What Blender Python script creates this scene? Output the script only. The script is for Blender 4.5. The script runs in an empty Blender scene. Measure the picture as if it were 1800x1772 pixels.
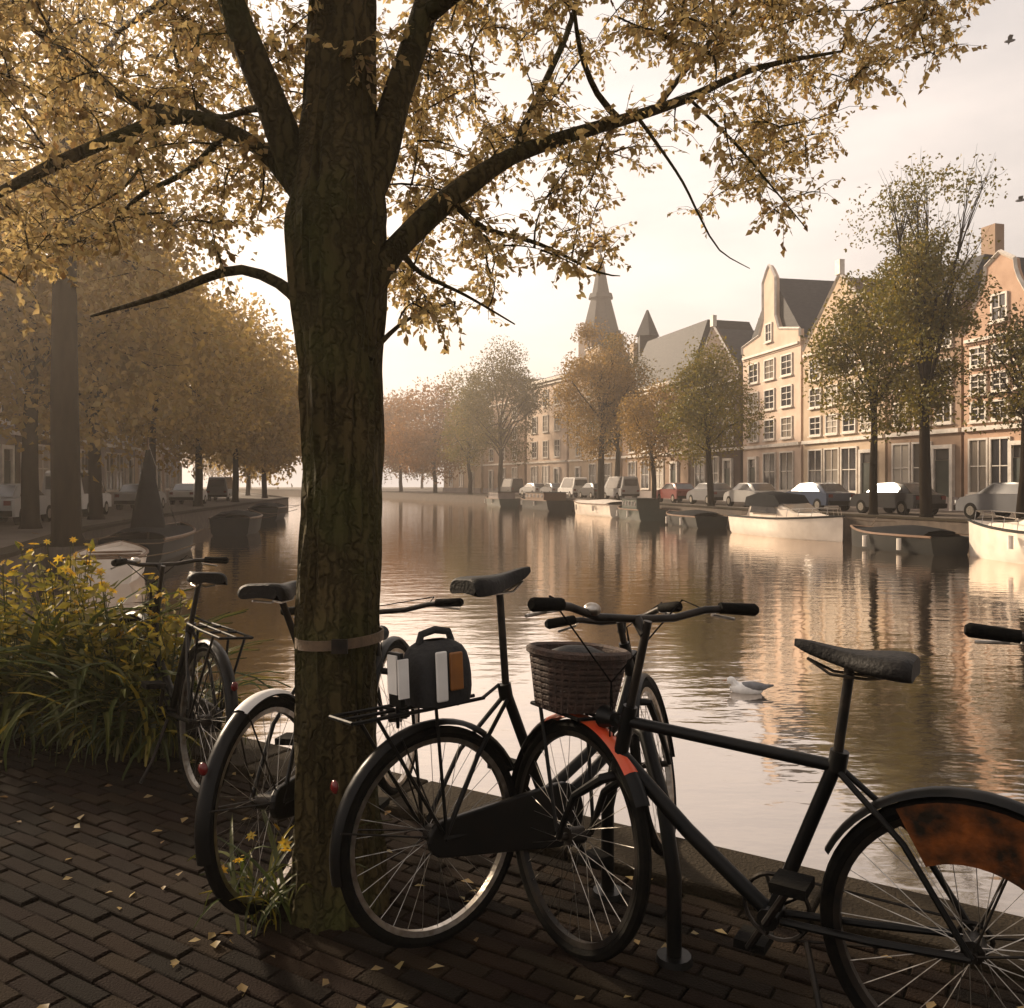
import bpy, math, random
import numpy as np
from mathutils import Vector, Matrix

random.seed(7); RNG = np.random.default_rng(7)
S = bpy.context.scene
COL = S.collection
PI = math.pi
R_ = math.radians

# ------------------------------------------------------------------ camera, world, sun, exposure
CAM_H = 1.4; F = 1500.0; CX = 900.0; HY = 850.0
cd = bpy.data.cameras.new('camera'); cam = bpy.data.objects.new('camera', cd); COL.objects.link(cam)
cam.location = (0, 0, CAM_H); cam.rotation_euler = (PI/2, 0, 0)
cd.sensor_fit = 'HORIZONTAL'; cd.sensor_width = 36; cd.lens = 36*F/1800; cd.shift_y = -36/1800
cd.clip_start = 0.05; cd.clip_end = 3000
S.camera = cam
S.view_settings.view_transform = 'Standard'; S.view_settings.look = 'None'
S.view_settings.exposure = 0.8; S.view_settings.gamma = 1; S.view_settings.use_curve_mapping = False

SUN_AZ = R_(-48)          # measured from +Y (away from the viewer) towards +X
SUN_EL = R_(24)
world = bpy.data.worlds.new('World'); S.world = world; world.use_nodes = True
nt = world.node_tree; N = nt.nodes; L_ = nt.links
for n in list(N): N.remove(n)
out = N.new('ShaderNodeOutputWorld'); bg = N.new('ShaderNodeBackground'); bg.inputs[1].default_value = 0.1
sky = N.new('ShaderNodeTexSky'); sky.sky_type = 'NISHITA'; sky.sun_disc = False
sky.sun_elevation = SUN_EL; sky.sun_rotation = SUN_AZ; sky.dust_density = 4; sky.air_density = 1.5
tc = N.new('ShaderNodeTexCoord'); mp = N.new('ShaderNodeMapping'); mp.inputs['Scale'].default_value = (1, 1, 3.2)
nz = N.new('ShaderNodeTexNoise'); nz.inputs['Scale'].default_value = 2.3; nz.inputs['Detail'].default_value = 7; nz.inputs['Roughness'].default_value = .55
rp = N.new('ShaderNodeValToRGB')
rp.color_ramp.elements[0].position = .33; rp.color_ramp.elements[0].color = (.57, .525, .505, 1)
rp.color_ramp.elements[1].position = .68; rp.color_ramp.elements[1].color = (.93, .815, .74, 1)
sc = N.new('ShaderNodeVectorMath'); sc.operation = 'SCALE'; sc.inputs['Scale'].default_value = 9.3
mx = N.new('ShaderNodeMix'); mx.data_type = 'RGBA'; mx.inputs[0].default_value = .90
L_.new(tc.outputs['Generated'], mp.inputs[0]); L_.new(mp.outputs[0], nz.inputs['Vector']); L_.new(nz.outputs[0], rp.inputs[0])
dt = N.new('ShaderNodeVectorMath'); dt.operation = 'DOT_PRODUCT'; dt.inputs[1].default_value = (math.sin(SUN_AZ)*math.cos(SUN_EL), math.cos(SUN_AZ)*math.cos(SUN_EL), math.sin(SUN_EL))
mr = N.new('ShaderNodeMapRange'); mr.interpolation_type = 'SMOOTHSTEP'; mr.inputs['From Min'].default_value = -.5; mr.inputs['From Max'].default_value = 1; mr.inputs['To Min'].default_value = 4.9; mr.inputs['To Max'].default_value = 9.6
L_.new(tc.outputs['Generated'], dt.inputs[0]); L_.new(dt.outputs['Value'], mr.inputs['Value']); L_.new(mr.outputs[0], sc.inputs['Scale'])
L_.new(rp.outputs[0], sc.inputs[0]); L_.new(sky.outputs[0], mx.inputs[6]); L_.new(sc.outputs[0], mx.inputs[7])
L_.new(mx.outputs[2], bg.inputs[0]); L_.new(bg.outputs[0], out.inputs[0])

sl = bpy.data.lights.new('sun', 'SUN'); sl.energy = 5; sl.angle = R_(5); sl.color = (1, .80, .58)
so = bpy.data.objects.new('sun', sl); COL.objects.link(so)
sd = Vector((math.sin(SUN_AZ)*math.cos(SUN_EL), math.cos(SUN_AZ)*math.cos(SUN_EL), math.sin(SUN_EL)))
so.rotation_euler = sd.to_track_quat('Z', 'Y').to_euler(); so.location = sd*200

# ------------------------------------------------------------------ helpers
def P(px, py, d): return Vector(((px-CX)/F*d, d, CAM_H+(HY-py)/F*d))

def mat(name, col, rough=.7, var=None, scale=8, bump=0, metal=0, spec=.5, bscale=None, stretch=None, coord='Object'):
    m = bpy.data.materials.new(name); m.use_nodes = True
    t = m.node_tree; b = t.nodes['Principled BSDF']
    b.inputs['Base Color'].default_value = (*col, 1); b.inputs['Roughness'].default_value = rough
    b.inputs['Metallic'].default_value = metal; b.inputs['Specular IOR Level'].default_value = spec
    if var or bump:
        c = t.nodes.new('ShaderNodeTexCoord'); mp = t.nodes.new('ShaderNodeMapping')
        if stretch: mp.inputs['Scale'].default_value = stretch
        t.links.new(c.outputs[coord], mp.inputs[0])
    if var:
        n = t.nodes.new('ShaderNodeTexNoise'); n.inputs['Scale'].default_value = scale; n.inputs['Detail'].default_value = 6
        r = t.nodes.new('ShaderNodeValToRGB'); r.color_ramp.elements[0].position = .35; r.color_ramp.elements[1].position = .68
        r.color_ramp.elements[0].color = (*col, 1); r.color_ramp.elements[1].color = (*var, 1)
        t.links.new(mp.outputs[0], n.inputs['Vector']); t.links.new(n.outputs[0], r.inputs[0]); t.links.new(r.outputs[0], b.inputs['Base Color'])
    if bump:
        n2 = t.nodes.new('ShaderNodeTexNoise'); n2.inputs['Scale'].default_value = bscale or scale*3; n2.inputs['Detail'].default_value = 5
        bp = t.nodes.new('ShaderNodeBump'); bp.inputs['Strength'].default_value = bump; bp.inputs['Distance'].default_value = .02
        t.links.new(mp.outputs[0], n2.inputs['Vector']); t.links.new(n2.outputs[0], bp.inputs['Height']); t.links.new(bp.outputs[0], b.inputs['Normal'])
    return m

def leafmat(name, cols, trans=.45):
    m = bpy.data.materials.new(name); m.use_nodes = True
    t = m.node_tree; nn = t.nodes
    for n in list(nn): nn.remove(n)
    o = nn.new('ShaderNodeOutputMaterial'); g = nn.new('ShaderNodeNewGeometry'); r = nn.new('ShaderNodeValToRGB')
    el = r.color_ramp.elements
    el[0].position = 0; el[0].color = (*cols[0], 1); el[1].position = 1; el[1].color = (*cols[-1], 1)
    for i, c in enumerate(cols[1:-1]):
        e = el.new((i+1)/(len(cols)-1)); e.color = (*c, 1)
    d = nn.new('ShaderNodeBsdfDiffuse'); tr = nn.new('ShaderNodeBsdfTranslucent'); gl = nn.new('ShaderNodeBsdfGlossy'); gl.inputs['Roughness'].default_value = .45
    a = nn.new('ShaderNodeMixShader'); a.inputs[0].default_value = trans; b = nn.new('ShaderNodeMixShader'); b.inputs[0].default_value = .04
    oi = nn.new('ShaderNodeObjectInfo'); ad = nn.new('ShaderNodeMath'); ad.operation = 'ADD'; fr = nn.new('ShaderNodeMath'); fr.operation = 'FRACT'
    t.links.new(g.outputs['Random Per Island'], ad.inputs[0]); t.links.new(oi.outputs['Random'], ad.inputs[1]); t.links.new(ad.outputs[0], fr.inputs[0])
    t.links.new(fr.outputs[0], r.inputs[0])
    t.links.new(r.outputs[0], d.inputs[0]); t.links.new(r.outputs[0], tr.inputs[0])
    t.links.new(d.outputs[0], a.inputs[1]); t.links.new(tr.outputs[0], a.inputs[2]); t.links.new(a.outputs[0], b.inputs[1]); t.links.new(gl.outputs[0], b.inputs[2])
    t.links.new(b.outputs[0], o.inputs[0])
    return m

def randmat(name, cols, rough=.8, bump=.4, scale=30):
    """brick-like material whose colour varies from piece to piece"""
    m = mat(name, cols[0], rough, None, scale, bump)
    t = m.node_tree; nn = t.nodes; b = nn['Principled BSDF']
    g = nn.new('ShaderNodeNewGeometry'); oi = nn.new('ShaderNodeObjectInfo'); ad = nn.new('ShaderNodeMath'); ad.operation = 'ADD'
    fr = nn.new('ShaderNodeMath'); fr.operation = 'FRACT'; r = nn.new('ShaderNodeValToRGB'); el = r.color_ramp.elements
    el[0].position = 0; el[0].color = (*cols[0], 1); el[1].position = 1; el[1].color = (*cols[-1], 1)
    for i, c in enumerate(cols[1:-1]):
        e = el.new((i+1)/(len(cols)-1)); e.color = (*c, 1)
    t.links.new(g.outputs['Random Per Island'], ad.inputs[0]); t.links.new(oi.outputs['Random'], ad.inputs[1]); t.links.new(ad.outputs[0], fr.inputs[0])
    t.links.new(fr.outputs[0], r.inputs[0]); t.links.new(r.outputs[0], b.inputs['Base Color'])
    return m

class MB:
    def __init__(s, M=None): s.v = []; s.f = []; s.M = M; s.sm = []
    def add(s, vs, fs, smooth=False):
        o = len(s.v)
        if s.M is not None: vs = [s.M @ Vector(v) for v in vs]
        s.v += [tuple(v) for v in vs]; s.f += [tuple(i+o for i in f) for f in fs]; s.sm += [smooth]*len(fs); return s
    def box(s, c, d, rz=0, M=None):
        x, y, z = d[0]/2, d[1]/2, d[2]/2
        vs = [Vector((a*x, b*y, e*z)) for e in (-1, 1) for a, b in ((-1, -1), (1, -1), (1, 1), (-1, 1))]
        if rz: q = Matrix.Rotation(rz, 3, 'Z'); vs = [q @ v for v in vs]
        if M is not None: vs = [M @ v for v in vs]
        vs = [v+Vector(c) for v in vs]
        return s.add(vs, [(0, 3, 2, 1), (4, 5, 6, 7), (0, 1, 5, 4), (1, 2, 6, 5), (2, 3, 7, 6), (3, 0, 4, 7)])
    def tube(s, pts, r, n=8, cap=True, close=False):
        pts = [Vector(p) for p in pts]; k = len(pts)
        rs = r if isinstance(r, (list, tuple)) else [r]*k
        vs = []; up = None
        for i, p in enumerate(pts):
            if close: t = (pts[(i+1) % k]-pts[i-1])
            else: t = pts[min(i+1, k-1)]-pts[max(i-1, 0)]
            t = t.normalized() if t.length > 1e-9 else Vector((0, 0, 1))
            if up is None:
                up = Vector((0, 0, 1)) if abs(t.z) < .9 else Vector((1, 0, 0))
            a = (up-t*up.dot(t))
            if a.length < 1e-6: a = t.orthogonal()
            a.normalize(); b = t.cross(a); up = a
            for j in range(n):
                w = 2*PI*j/n; vs.append(p+(a*math.cos(w)+b*math.sin(w))*rs[i])
        fs = []
        for i in range(k if close else k-1):
            i2 = (i+1) % k
            for j in range(n):
                j2 = (j+1) % n; fs.append((i*n+j, i*n+j2, i2*n+j2, i2*n+j))
        if cap and not close: fs += [tuple(range(n-1, -1, -1)), tuple(range((k-1)*n, k*n))]
        return s.add(vs, fs, True)
    def prism(s, poly, y0, y1, axis='y'):
        """poly in x,z extruded along y (axis='y') or in x,y extruded in z"""
        n = len(poly)
        if axis == 'y': vs = [(p[0], y0, p[1]) for p in poly]+[(p[0], y1, p[1]) for p in poly]
        elif axis == 'x': vs = [(y0, p[0], p[1]) for p in poly]+[(y1, p[0], p[1]) for p in poly]
        else: vs = [(p[0], p[1], y0) for p in poly]+[(p[0], p[1], y1) for p in poly]
        return s.add(vs, [tuple(range(n)), tuple(range(2*n-1, n-1, -1))]+[(i, i+n, (i+1) % n+n, (i+1) % n) for i in range(n)])
    def loft(s, secs, cap=True, smooth=True):
        n = len(secs[0]); vs = [p for q in secs for p in q]; fs = []
        for i in range(len(secs)-1):
            for j in range(n-1): fs.append((i*n+j, i*n+j+1, (i+1)*n+j+1, (i+1)*n+j))
        return s.add(vs, fs, smooth)
    def ell(s, c, r, n=12, m=8, M=None):
        vs = []; fs = []
        for i in range(m+1):
            a = PI*i/m
            for j in range(n):
                b = 2*PI*j/n; v = Vector((r[0]*math.sin(a)*math.cos(b), r[1]*math.sin(a)*math.sin(b), r[2]*math.cos(a)))
                if M is not None: v = M @ v
                vs.append(v+Vector(c))
        for i in range(m):
            for j in range(n): fs.append((i*n+j, (i+1)*n+j, (i+1)*n+(j+1) % n, i*n+(j+1) % n))
        return s.add(vs, fs, True)
    def mesh(s, name, m):
        me = bpy.data.meshes.new(name); me.from_pydata(s.v, [], s.f); me.materials.append(m)
        me.polygons.foreach_set('use_smooth', s.sm)
        if any(s.sm):
            try: me.set_sharp_from_angle(angle=R_(40))
            except Exception: pass
        me.update(); return me
    def build(s, name, m, parent=None, bevel=0):
        o = bpy.data.objects.new(name, s.mesh(name, m)); COL.objects.link(o)
        if parent: o.parent = parent
        if bevel:
            b = o.modifiers.new('bevel', 'BEVEL'); b.width = bevel; b.segments = 2; b.limit_method = 'ANGLE'
        return o

def tag(o, label=None, cat=None, group=None, kind=None):
    if label: o['label'] = label
    if cat: o['category'] = cat
    if group: o['group'] = group
    if kind: o['kind'] = kind
    return o
def empty(name, loc=(0, 0, 0), rz=0, rx=0, ry=0):
    o = bpy.data.objects.new(name, None); COL.objects.link(o); o.location = loc; o.rotation_euler = (rx, ry, rz); o.empty_display_size = .2
    return o
def inst(name, me, parent, loc=(0, 0, 0), rot=(0, 0, 0), scale=None):
    o = bpy.data.objects.new(name, me); COL.objects.link(o); o.parent = parent; o.location = loc; o.rotation_euler = rot
    if scale: o.scale = scale
    return o
def copy_tree(o, parent=None):
    c = o.copy(); COL.objects.link(c)
    if parent: c.parent = parent
    for ch in list(o.children): copy_tree(ch, c)
    return c

def leaf_mesh_np(name, pos, nrm, axs, ln, wd, m, fold=.25):
    """many small folded leaves: arrays of positions, normals, axes, lengths, widths"""
    k = len(pos)
    axs = axs/np.linalg.norm(axs, axis=1, keepdims=True)
    side = np.cross(nrm, axs); side /= (np.linalg.norm(side, axis=1, keepdims=True)+1e-9)
    up = np.cross(axs, side)
    ln = ln[:, None]; wd = wd[:, None]
    v0 = pos; v1 = pos+axs*ln*.45+side*wd*.5+up*wd*fold; v2 = pos+axs*ln-up*ln*.08; v3 = pos+axs*ln*.45-side*wd*.5+up*wd*fold; vm = pos+axs*ln*.5
    V = np.stack([v0, v1, v2, v3], axis=1).reshape(-1, 3)
    idx = np.arange(k)[:, None]*4
    T = np.concatenate([idx+np.array([0, 1, 2]), idx+np.array([0, 2, 3])], axis=1).reshape(-1)
    me = bpy.data.meshes.new(name); me.vertices.add(len(V)); me.vertices.foreach_set('co', V.astype(np.float32).ravel())
    me.loops.add(len(T)); me.loops.foreach_set('vertex_index', T.astype(np.int32))
    nf = len(T)//3; me.polygons.add(nf); me.polygons.foreach_set('loop_start', np.arange(nf, dtype=np.int32)*3)
    me.update(calc_edges=True); me.materials.append(m); me.validate(); return me

def rdir(k):
    v = RNG.normal(size=(k, 3)); return v/np.linalg.norm(v, axis=1, keepdims=True)

# ------------------------------------------------------------------ materials
M = {}
M['bark'] = mat('bark', (.045, .036, .014), .9, (.080, .058, .024), 9, .6, stretch=(1, 1, .22), bscale=40, spec=.15)
t = M['bark'].node_tree; pb = t.nodes['Principled BSDF']
c = t.nodes.new('ShaderNodeTexCoord'); mp = t.nodes.new('ShaderNodeMapping'); mp.inputs['Scale'].default_value = (24, 24, 3.6)
nz_ = t.nodes.new('ShaderNodeTexNoise'); nz_.inputs['Scale'].default_value = 3; av = t.nodes.new('ShaderNodeVectorMath'); av.operation = 'ADD'; sv = t.nodes.new('ShaderNodeVectorMath'); sv.operation = 'SCALE'; sv.inputs['Scale'].default_value = 1.7
vo = t.nodes.new('ShaderNodeTexVoronoi'); vo.feature = 'DISTANCE_TO_EDGE'; vo.inputs['Scale'].default_value = 1
ra = t.nodes.new('ShaderNodeMapRange'); ra.inputs['From Max'].default_value = .22
bb_ = t.nodes.new('ShaderNodeBump'); bb_.inputs['Distance'].default_value = .007; bb_.inputs['Strength'].default_value = 1
mul = t.nodes.new('ShaderNodeMix'); mul.data_type = 'RGBA'; mul.blend_type = 'MULTIPLY'; mul.inputs[0].default_value = .5
t.links.new(c.outputs['Object'], mp.inputs[0]); t.links.new(mp.outputs[0], av.inputs[0]); t.links.new(c.outputs['Object'], nz_.inputs['Vector']); nz_.inputs['Scale'].default_value = 22
t.links.new(nz_.outputs['Color'], sv.inputs[0]); t.links.new(sv.outputs[0], av.inputs[1]); t.links.new(av.outputs[0], vo.inputs['Vector']); t.links.new(vo.outputs['Distance'], ra.inputs['Value'])
t.links.new(ra.outputs[0], bb_.inputs['Height']); old = pb.inputs['Normal'].links[0].from_socket; t.links.new(old, bb_.inputs['Normal']); t.links.new(bb_.outputs[0], pb.inputs['Normal'])
oldc = pb.inputs['Base Color'].links[0].from_socket; t.links.new(oldc, mul.inputs[6]); t.links.new(ra.outputs[0], mul.inputs[7])
mos = t.nodes.new('ShaderNodeTexNoise'); mos.inputs['Scale'].default_value = 2.6; mos.inputs['Detail'].default_value = 5; mr_ = t.nodes.new('ShaderNodeMapRange'); mr_.inputs['From Min'].default_value = .5; mr_.inputs['From Max'].default_value = .68; mr_.inputs['To Max'].default_value = .7
mm_ = t.nodes.new('ShaderNodeMix'); mm_.data_type = 'RGBA'; mm_.inputs[7].default_value = (.050, .055, .014, 1)
t.links.new(c.outputs['Object'], mos.inputs['Vector']); t.links.new(mos.outputs[0], mr_.inputs['Value']); t.links.new(mr_.outputs[0], mm_.inputs[0]); t.links.new(mul.outputs[2], mm_.inputs[6]); t.links.new(mm_.outputs[2], pb.inputs['Base Color'])
M['bark_far'] = mat('bark_far', (.009, .0065, .004), .9, (.022, .015, .009), 6, 1.0, stretch=(1, 1, .2), spec=.05, bscale=14)
M['leaf_gold'] = leafmat('leaf_gold', [(.18, .12, .04), (.50, .35, .14), (.34, .25, .09), (.60, .45, .20), (.22, .12, .04), (.46, .36, .15)], .62)
M['leaf_olive'] = leafmat('leaf_olive', [(.11, .10, .008), (.20, .15, .010), (.08, .08, .008), (.27, .18, .012)], .4)
M['leaf_dark'] = leafmat('leaf_dark', [(.07, .065, .007), (.12, .095, .008), (.17, .115, .010), (.045, .05, .008)], .3)
M['leaf_brown'] = leafmat('leaf_brown', [(.24, .14, .03), (.36, .21, .045), (.17, .105, .025), (.30, .19, .04)], .4)
M['leaf_left'] = leafmat('leaf_left', [(.30, .19, .045), (.46, .30, .08), (.22, .14, .035), (.38, .27, .07)], .55)
M['leaf_orange'] = leafmat('leaf_orange', [(.26, .11, .025), (.18, .09, .025), (.32, .15, .035)], .4)
M['blade'] = leafmat('blade', [(.035, .05, .012), (.06, .075, .014), (.10, .10, .016), (.03, .04, .012)], .3)
M['blade_yellow'] = leafmat('blade_yellow', [(.20, .17, .02), (.36, .27, .03), (.09, .10, .018), (.26, .19, .022)], .4)
M['petal'] = leafmat('petal', [(.60, .38, .02), (.55, .30, .03), (.5, .42, .06)], .4)
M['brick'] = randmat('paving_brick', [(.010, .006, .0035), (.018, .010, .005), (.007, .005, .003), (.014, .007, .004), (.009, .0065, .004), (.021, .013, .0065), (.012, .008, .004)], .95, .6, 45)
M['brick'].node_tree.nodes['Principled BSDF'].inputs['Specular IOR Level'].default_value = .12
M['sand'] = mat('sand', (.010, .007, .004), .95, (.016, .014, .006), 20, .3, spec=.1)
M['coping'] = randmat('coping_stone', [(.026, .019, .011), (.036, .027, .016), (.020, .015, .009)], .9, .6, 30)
M['coping'].node_tree.nodes['Principled BSDF'].inputs['Specular IOR Level'].default_value = .15
M['quay'] = mat('quay_brick', (.05, .035, .025), .9, (.09, .065, .045), 3, .5)
M['street'] = mat('street_paving', (.06, .045, .032), .9, (.10, .075, .055), .8, .3, coord='Object')
M['black'] = mat('black_paint', (.004, .0045, .0045), .38, (.008, .007, .006), 14, .05, spec=.18)
M['rubber'] = mat('rubber', (.004, .004, .004), .8, (.009, .008, .006), 30, .2, spec=.06)
M['chrome'] = mat('chrome', (.50, .47, .43), .3, (.28, .24, .20), 30, .1, metal=1)
M['spoke'] = mat('spoke_steel', (.40, .38, .35), .4, (.2, .18, .15), 30, metal=1)
M['dark_metal'] = mat('dark_metal', (.015, .014, .013), .5, (.035, .027, .02), 20, .1, metal=.7)
M['leather'] = mat('saddle_vinyl', (.008, .007, .006), .6, (.014, .012, .010), 30, .25, spec=.2)
M['wicker'] = mat('wicker', (.035, .022, .016), .8, (.07, .04, .028), 40, .5)
M['cloth_black'] = mat('bag_canvas', (.012, .012, .013), .8, (.02, .019, .018), 20, .3)
M['white_pl'] = mat('white_reflective_panel', (.75, .73, .70), .4, (.6, .57, .53), 10)
M['orange_pl'] = mat('orange_panel', (.26, .10, .018), .5, (.16, .06, .015), 12)
M['red_pl'] = mat('red_mudguard_paint', (.62, .06, .02), .35, (.5, .10, .03), 10)
M['amber'] = mat('amber_coat_guard', (.012, .008, .004), .6, (.20, .055, .009), 15, .2, spec=.2)
M['green_paint'] = mat('dark_green_paint', (.010, .022, .016), .35, (.016, .03, .02), 14, .05)
M['strap'] = mat('strap', (.14, .09, .05), .8, (.09, .06, .035), 30, .3)
M['glass'] = mat('window_glass', (.035, .035, .04), .12, (.07, .065, .06), .8, spec=.8)
M['pane'] = mat('house_pane', (.03, .03, .035), .12, spec=.9)
t = M['pane'].node_tree; oi = t.nodes.new('ShaderNodeObjectInfo'); cr = t.nodes.new('ShaderNodeValToRGB'); cr.color_ramp.interpolation = 'CONSTANT'; el = cr.color_ramp.elements
el[0].color = (.03, .03, .035, 1); el[1].position = .45; el[1].color = (.07, .062, .055, 1)
for p__, c__ in ((.7, (.20, .17, .14, 1)), (.88, (.42, .37, .31, 1))): e = el.new(p__); e.color = c__
t.links.new(oi.outputs['Random'], cr.inputs[0]); t.links.new(cr.outputs[0], t.nodes['Principled BSDF'].inputs['Base Color'])
M['white_trim'] = mat('white_window_paint', (.68, .62, .55), .55, (.5, .45, .39), 3)
M['slate'] = mat('roof_slate', (.02, .019, .02), .75, (.045, .04, .038), 2.5, .5, stretch=(1, 1, 4))
M['rooftile'] = mat('roof_tile_brown', (.06, .035, .025), .8, (.10, .06, .04), 3, .5, stretch=(1, 1, 4))
def wallmat(n, a, b): return mat(n, a, .88, b, 1.1, .3, bscale=14)
M['w_orange'] = wallmat('brick_orange', (.50, .33, .23), (.40, .25, .17))
M['w_brown'] = wallmat('brick_brown', (.34, .235, .165), (.26, .17, .115))
M['w_pink'] = wallmat('plaster_pink', (.62, .48, .38), (.52, .39, .30))
M['w_tan'] = wallmat('brick_tan', (.52, .40, .29), (.42, .31, .21))
M['w_cream'] = wallmat('plaster_cream', (.55, .43, .32), (.44, .34, .25))
M['w_dark'] = wallmat('brick_dark', (.11, .075, .055), (.075, .05, .04))
M['w_grey'] = wallmat('plaster_grey', (.28, .23, .21), (.20, .165, .15))
M['door'] = mat('door_paint', (.02, .03, .025), .4, (.035, .04, .03), 4)
M['boat_white'] = mat('boat_gelcoat', (.72, .64, .55), .3, (.6, .52, .44), 2)
M['boat_dark'] = mat('boat_dark_paint', (.006, .008, .008), .6, (.014, .014, .012), 2, spec=.2)
M['boat_green'] = mat('boat_green_paint', (.022, .035, .028), .45, (.035, .045, .035), 2)
M['boat_wood'] = mat('boat_wood', (.16, .085, .04), .5, (.10, .055, .03), 5, .2, stretch=(.3, 3, 3))
M['canvas'] = mat('boat_canvas', (.008, .009, .010), .9, (.014, .014, .015), 4, .2, spec=.1)
M['lightcanvas'] = mat('pale_canvas', (.55, .50, .44), .8, (.45, .40, .35), 3, .2)
M['tail'] = mat('red_lamp_glass', (.12, .01, .01), .2)
M['head'] = mat('headlamp_glass', (.6, .6, .58), .15)
M['bird_w'] = mat('white_feathers', (.8, .78, .75), .7, (.65, .63, .6), 20)
M['bird_g'] = mat('grey_feathers', (.16, .16, .17), .7, (.1, .1, .1), 20)
for n_, c_ in (('car_black', (.012, .012, .014)), ('car_grey', (.13, .13, .135)), ('car_silver', (.32, .31, .30)), ('car_blue', (.02, .035, .07)), ('car_red', (.16, .02, .015)), ('car_white', (.6, .58, .55))):
    M[n_] = mat(n_+'_paint', c_, .3, tuple(x*.8 for x in c_), 1.5)

# ------------------------------------------------------------------ banks of the canal
EDGE = lambda x: 3.72-.62*x
Lb = [(-8, 8.68), (-10.0, 17), (-13, 26), (-15.6, 40), (-22, 84), (-44, 140), (-90, 200), (-150, 250)]
Rb = [(60, -33.6), (24.5, 6), (20.8, 19), (17.4, 29), (12.4, 46), (8.2, 67), (0, 95), (-25, 150), (-75, 215), (-140, 270)]
Lb = [Vector(p) for p in Lb]; Rb = [Vector(p) for p in Rb]
def offs(poly, o):
    """offset to the right of travel direction"""
    res = []
    for i, p in enumerate(poly):
        t = (poly[min(i+1, len(poly)-1)]-poly[max(i-1, 0)]).normalized()
        res.append(p+Vector((t.y, -t.x))*o)
    return res
def at_px(poly, px, o=0):
    """where the view through column px meets the bank line (offset o)"""
    q = offs(poly, o); k = (px-CX)/F
    for i in range(len(q)-1):
        a = q[i].x-k*q[i].y; b = q[i+1].x-k*q[i+1].y
        if a*b <= 0 and max(q[i].y, q[i+1].y) > 0:
            t = a/(a-b); p = q[i].lerp(q[i+1], t)
            if p.y > 5: return p, (q[i+1]-q[i]).normalized()
    raise ValueError(px)
def at_y(poly, y, o=0):
    q = offs(poly, o)
    for i in range(len(q)-1):
        if (q[i].y-y)*(q[i+1].y-y) <= 0:
            t = (y-q[i].y)/(q[i+1].y-q[i].y); return q[i].lerp(q[i+1], t), (q[i+1]-q[i]).normalized()
    raise ValueError(y)

def flat(name, poly, z, m):
    me = bpy.data.meshes.new(name)
    import bmesh
    bm = bmesh.new(); f = bm.faces.new([bm.verts.new((p[0], p[1], z)) for p in poly])
    bmesh.ops.triangulate(bm, faces=[f])
    for f in bm.faces:
        if f.normal.z < 0: f.normal_flip()
    bm.to_mesh(me); bm.free(); me.materials.append(m)
    o = bpy.data.objects.new(name, me); COL.objects.link(o); return tag(o, kind='structure')

EXT = 330
gl = flat('ground', [(-EXT, 265), (-EXT, -EXT), (120, -EXT), (120, 3.72-.62*120)]+[(-8, 8.68)]+[tuple(p) for p in Lb[1:-1]]+[(-150, 250)], -.05, M['street'])
gr = flat('ground', [(130, -77)]+[tuple(p) for p in Rb]+[(-EXT, 300), (-EXT, EXT), (EXT, EXT), (EXT, -77)], 0, M['street'])

def wall_strip(name, poly, th, z0, z1, m, o=0.0):
    mb = MB(); a = offs(poly, o); b = offs(poly, o+th)
    for i in range(len(poly)-1):
        mb.add([(a[i].x, a[i].y, z0), (a[i+1].x, a[i+1].y, z0), (b[i+1].x, b[i+1].y, z0), (b[i].x, b[i].y, z0),
                (a[i].x, a[i].y, z1), (a[i+1].x, a[i+1].y, z1), (b[i+1].x, b[i+1].y, z1), (b[i].x, b[i].y, z1)],
               [(0, 1, 2, 3), (7, 6, 5, 4), (0, 4, 5, 1), (1, 5, 6, 2), (2, 6, 7, 3), (3, 7, 4, 0)])
    return mb.build(name, m)
qw = wall_strip('quay_wall', Rb, .4, -2.0, -.02, M['quay']); tag(qw, kind='structure')
qc = wall_strip('kerb', Rb, .5, -.02, .06, M['coping'], -.05); tag(qc, kind='structure')
Lq = [Vector((-8, 8.68))]+Lb[1:]
qw = wall_strip('quay_wall', Lq, -.4, -2.0, -.06, M['quay']); tag(qw, kind='structure')
qc = wall_strip('kerb', Lq, -.5, -.06, .03, M['coping'], .05); tag(qc, kind='structure')
Nq = [Vector((120, EDGE(120))), Vector((-8, 8.68))]
qw = wall_strip('quay_wall', Nq, -.4, -2.0, -.13, M['quay'], -.0); tag(qw, kind='structure')

# water
wm = bpy.data.materials.new('canal_water'); wm.use_nodes = True; t = wm.node_tree; b = t.nodes['Principled BSDF']
b.inputs['Base Color'].default_value = (.075, .058, .040, 1); b.inputs['Roughness'].default_value = .06; b.inputs['IOR'].default_value = 3.0; b.inputs['Specular IOR Level'].default_value = .8
c = t.nodes.new('ShaderNodeTexCoord'); mp = t.nodes.new('ShaderNodeMapping'); mp.inputs['Scale'].default_value = (.8, 1.7, 1); mp.inputs['Rotation'].default_value = (0, 0, R_(12))
n1 = t.nodes.new('ShaderNodeTexNoise'); n1.inputs['Scale'].default_value = 1.7; n1.inputs['Detail'].default_value = 3
n2 = t.nodes.new('ShaderNodeTexNoise'); n2.inputs['Scale'].default_value = 9; n2.inputs['Detail'].default_value = 2
b1 = t.nodes.new('ShaderNodeBump'); b1.inputs['Distance'].default_value = .020; b1.inputs['Strength'].default_value = .55
b2 = t.nodes.new('ShaderNodeBump'); b2.inputs['Distance'].default_value = .0016; b2.inputs['Strength'].default_value = .6
t.links.new(c.outputs['Object'], mp.inputs[0]); t.links.new(mp.outputs[0], n1.inputs[0]); t.links.new(mp.outputs[0], n2.inputs[0])
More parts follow.
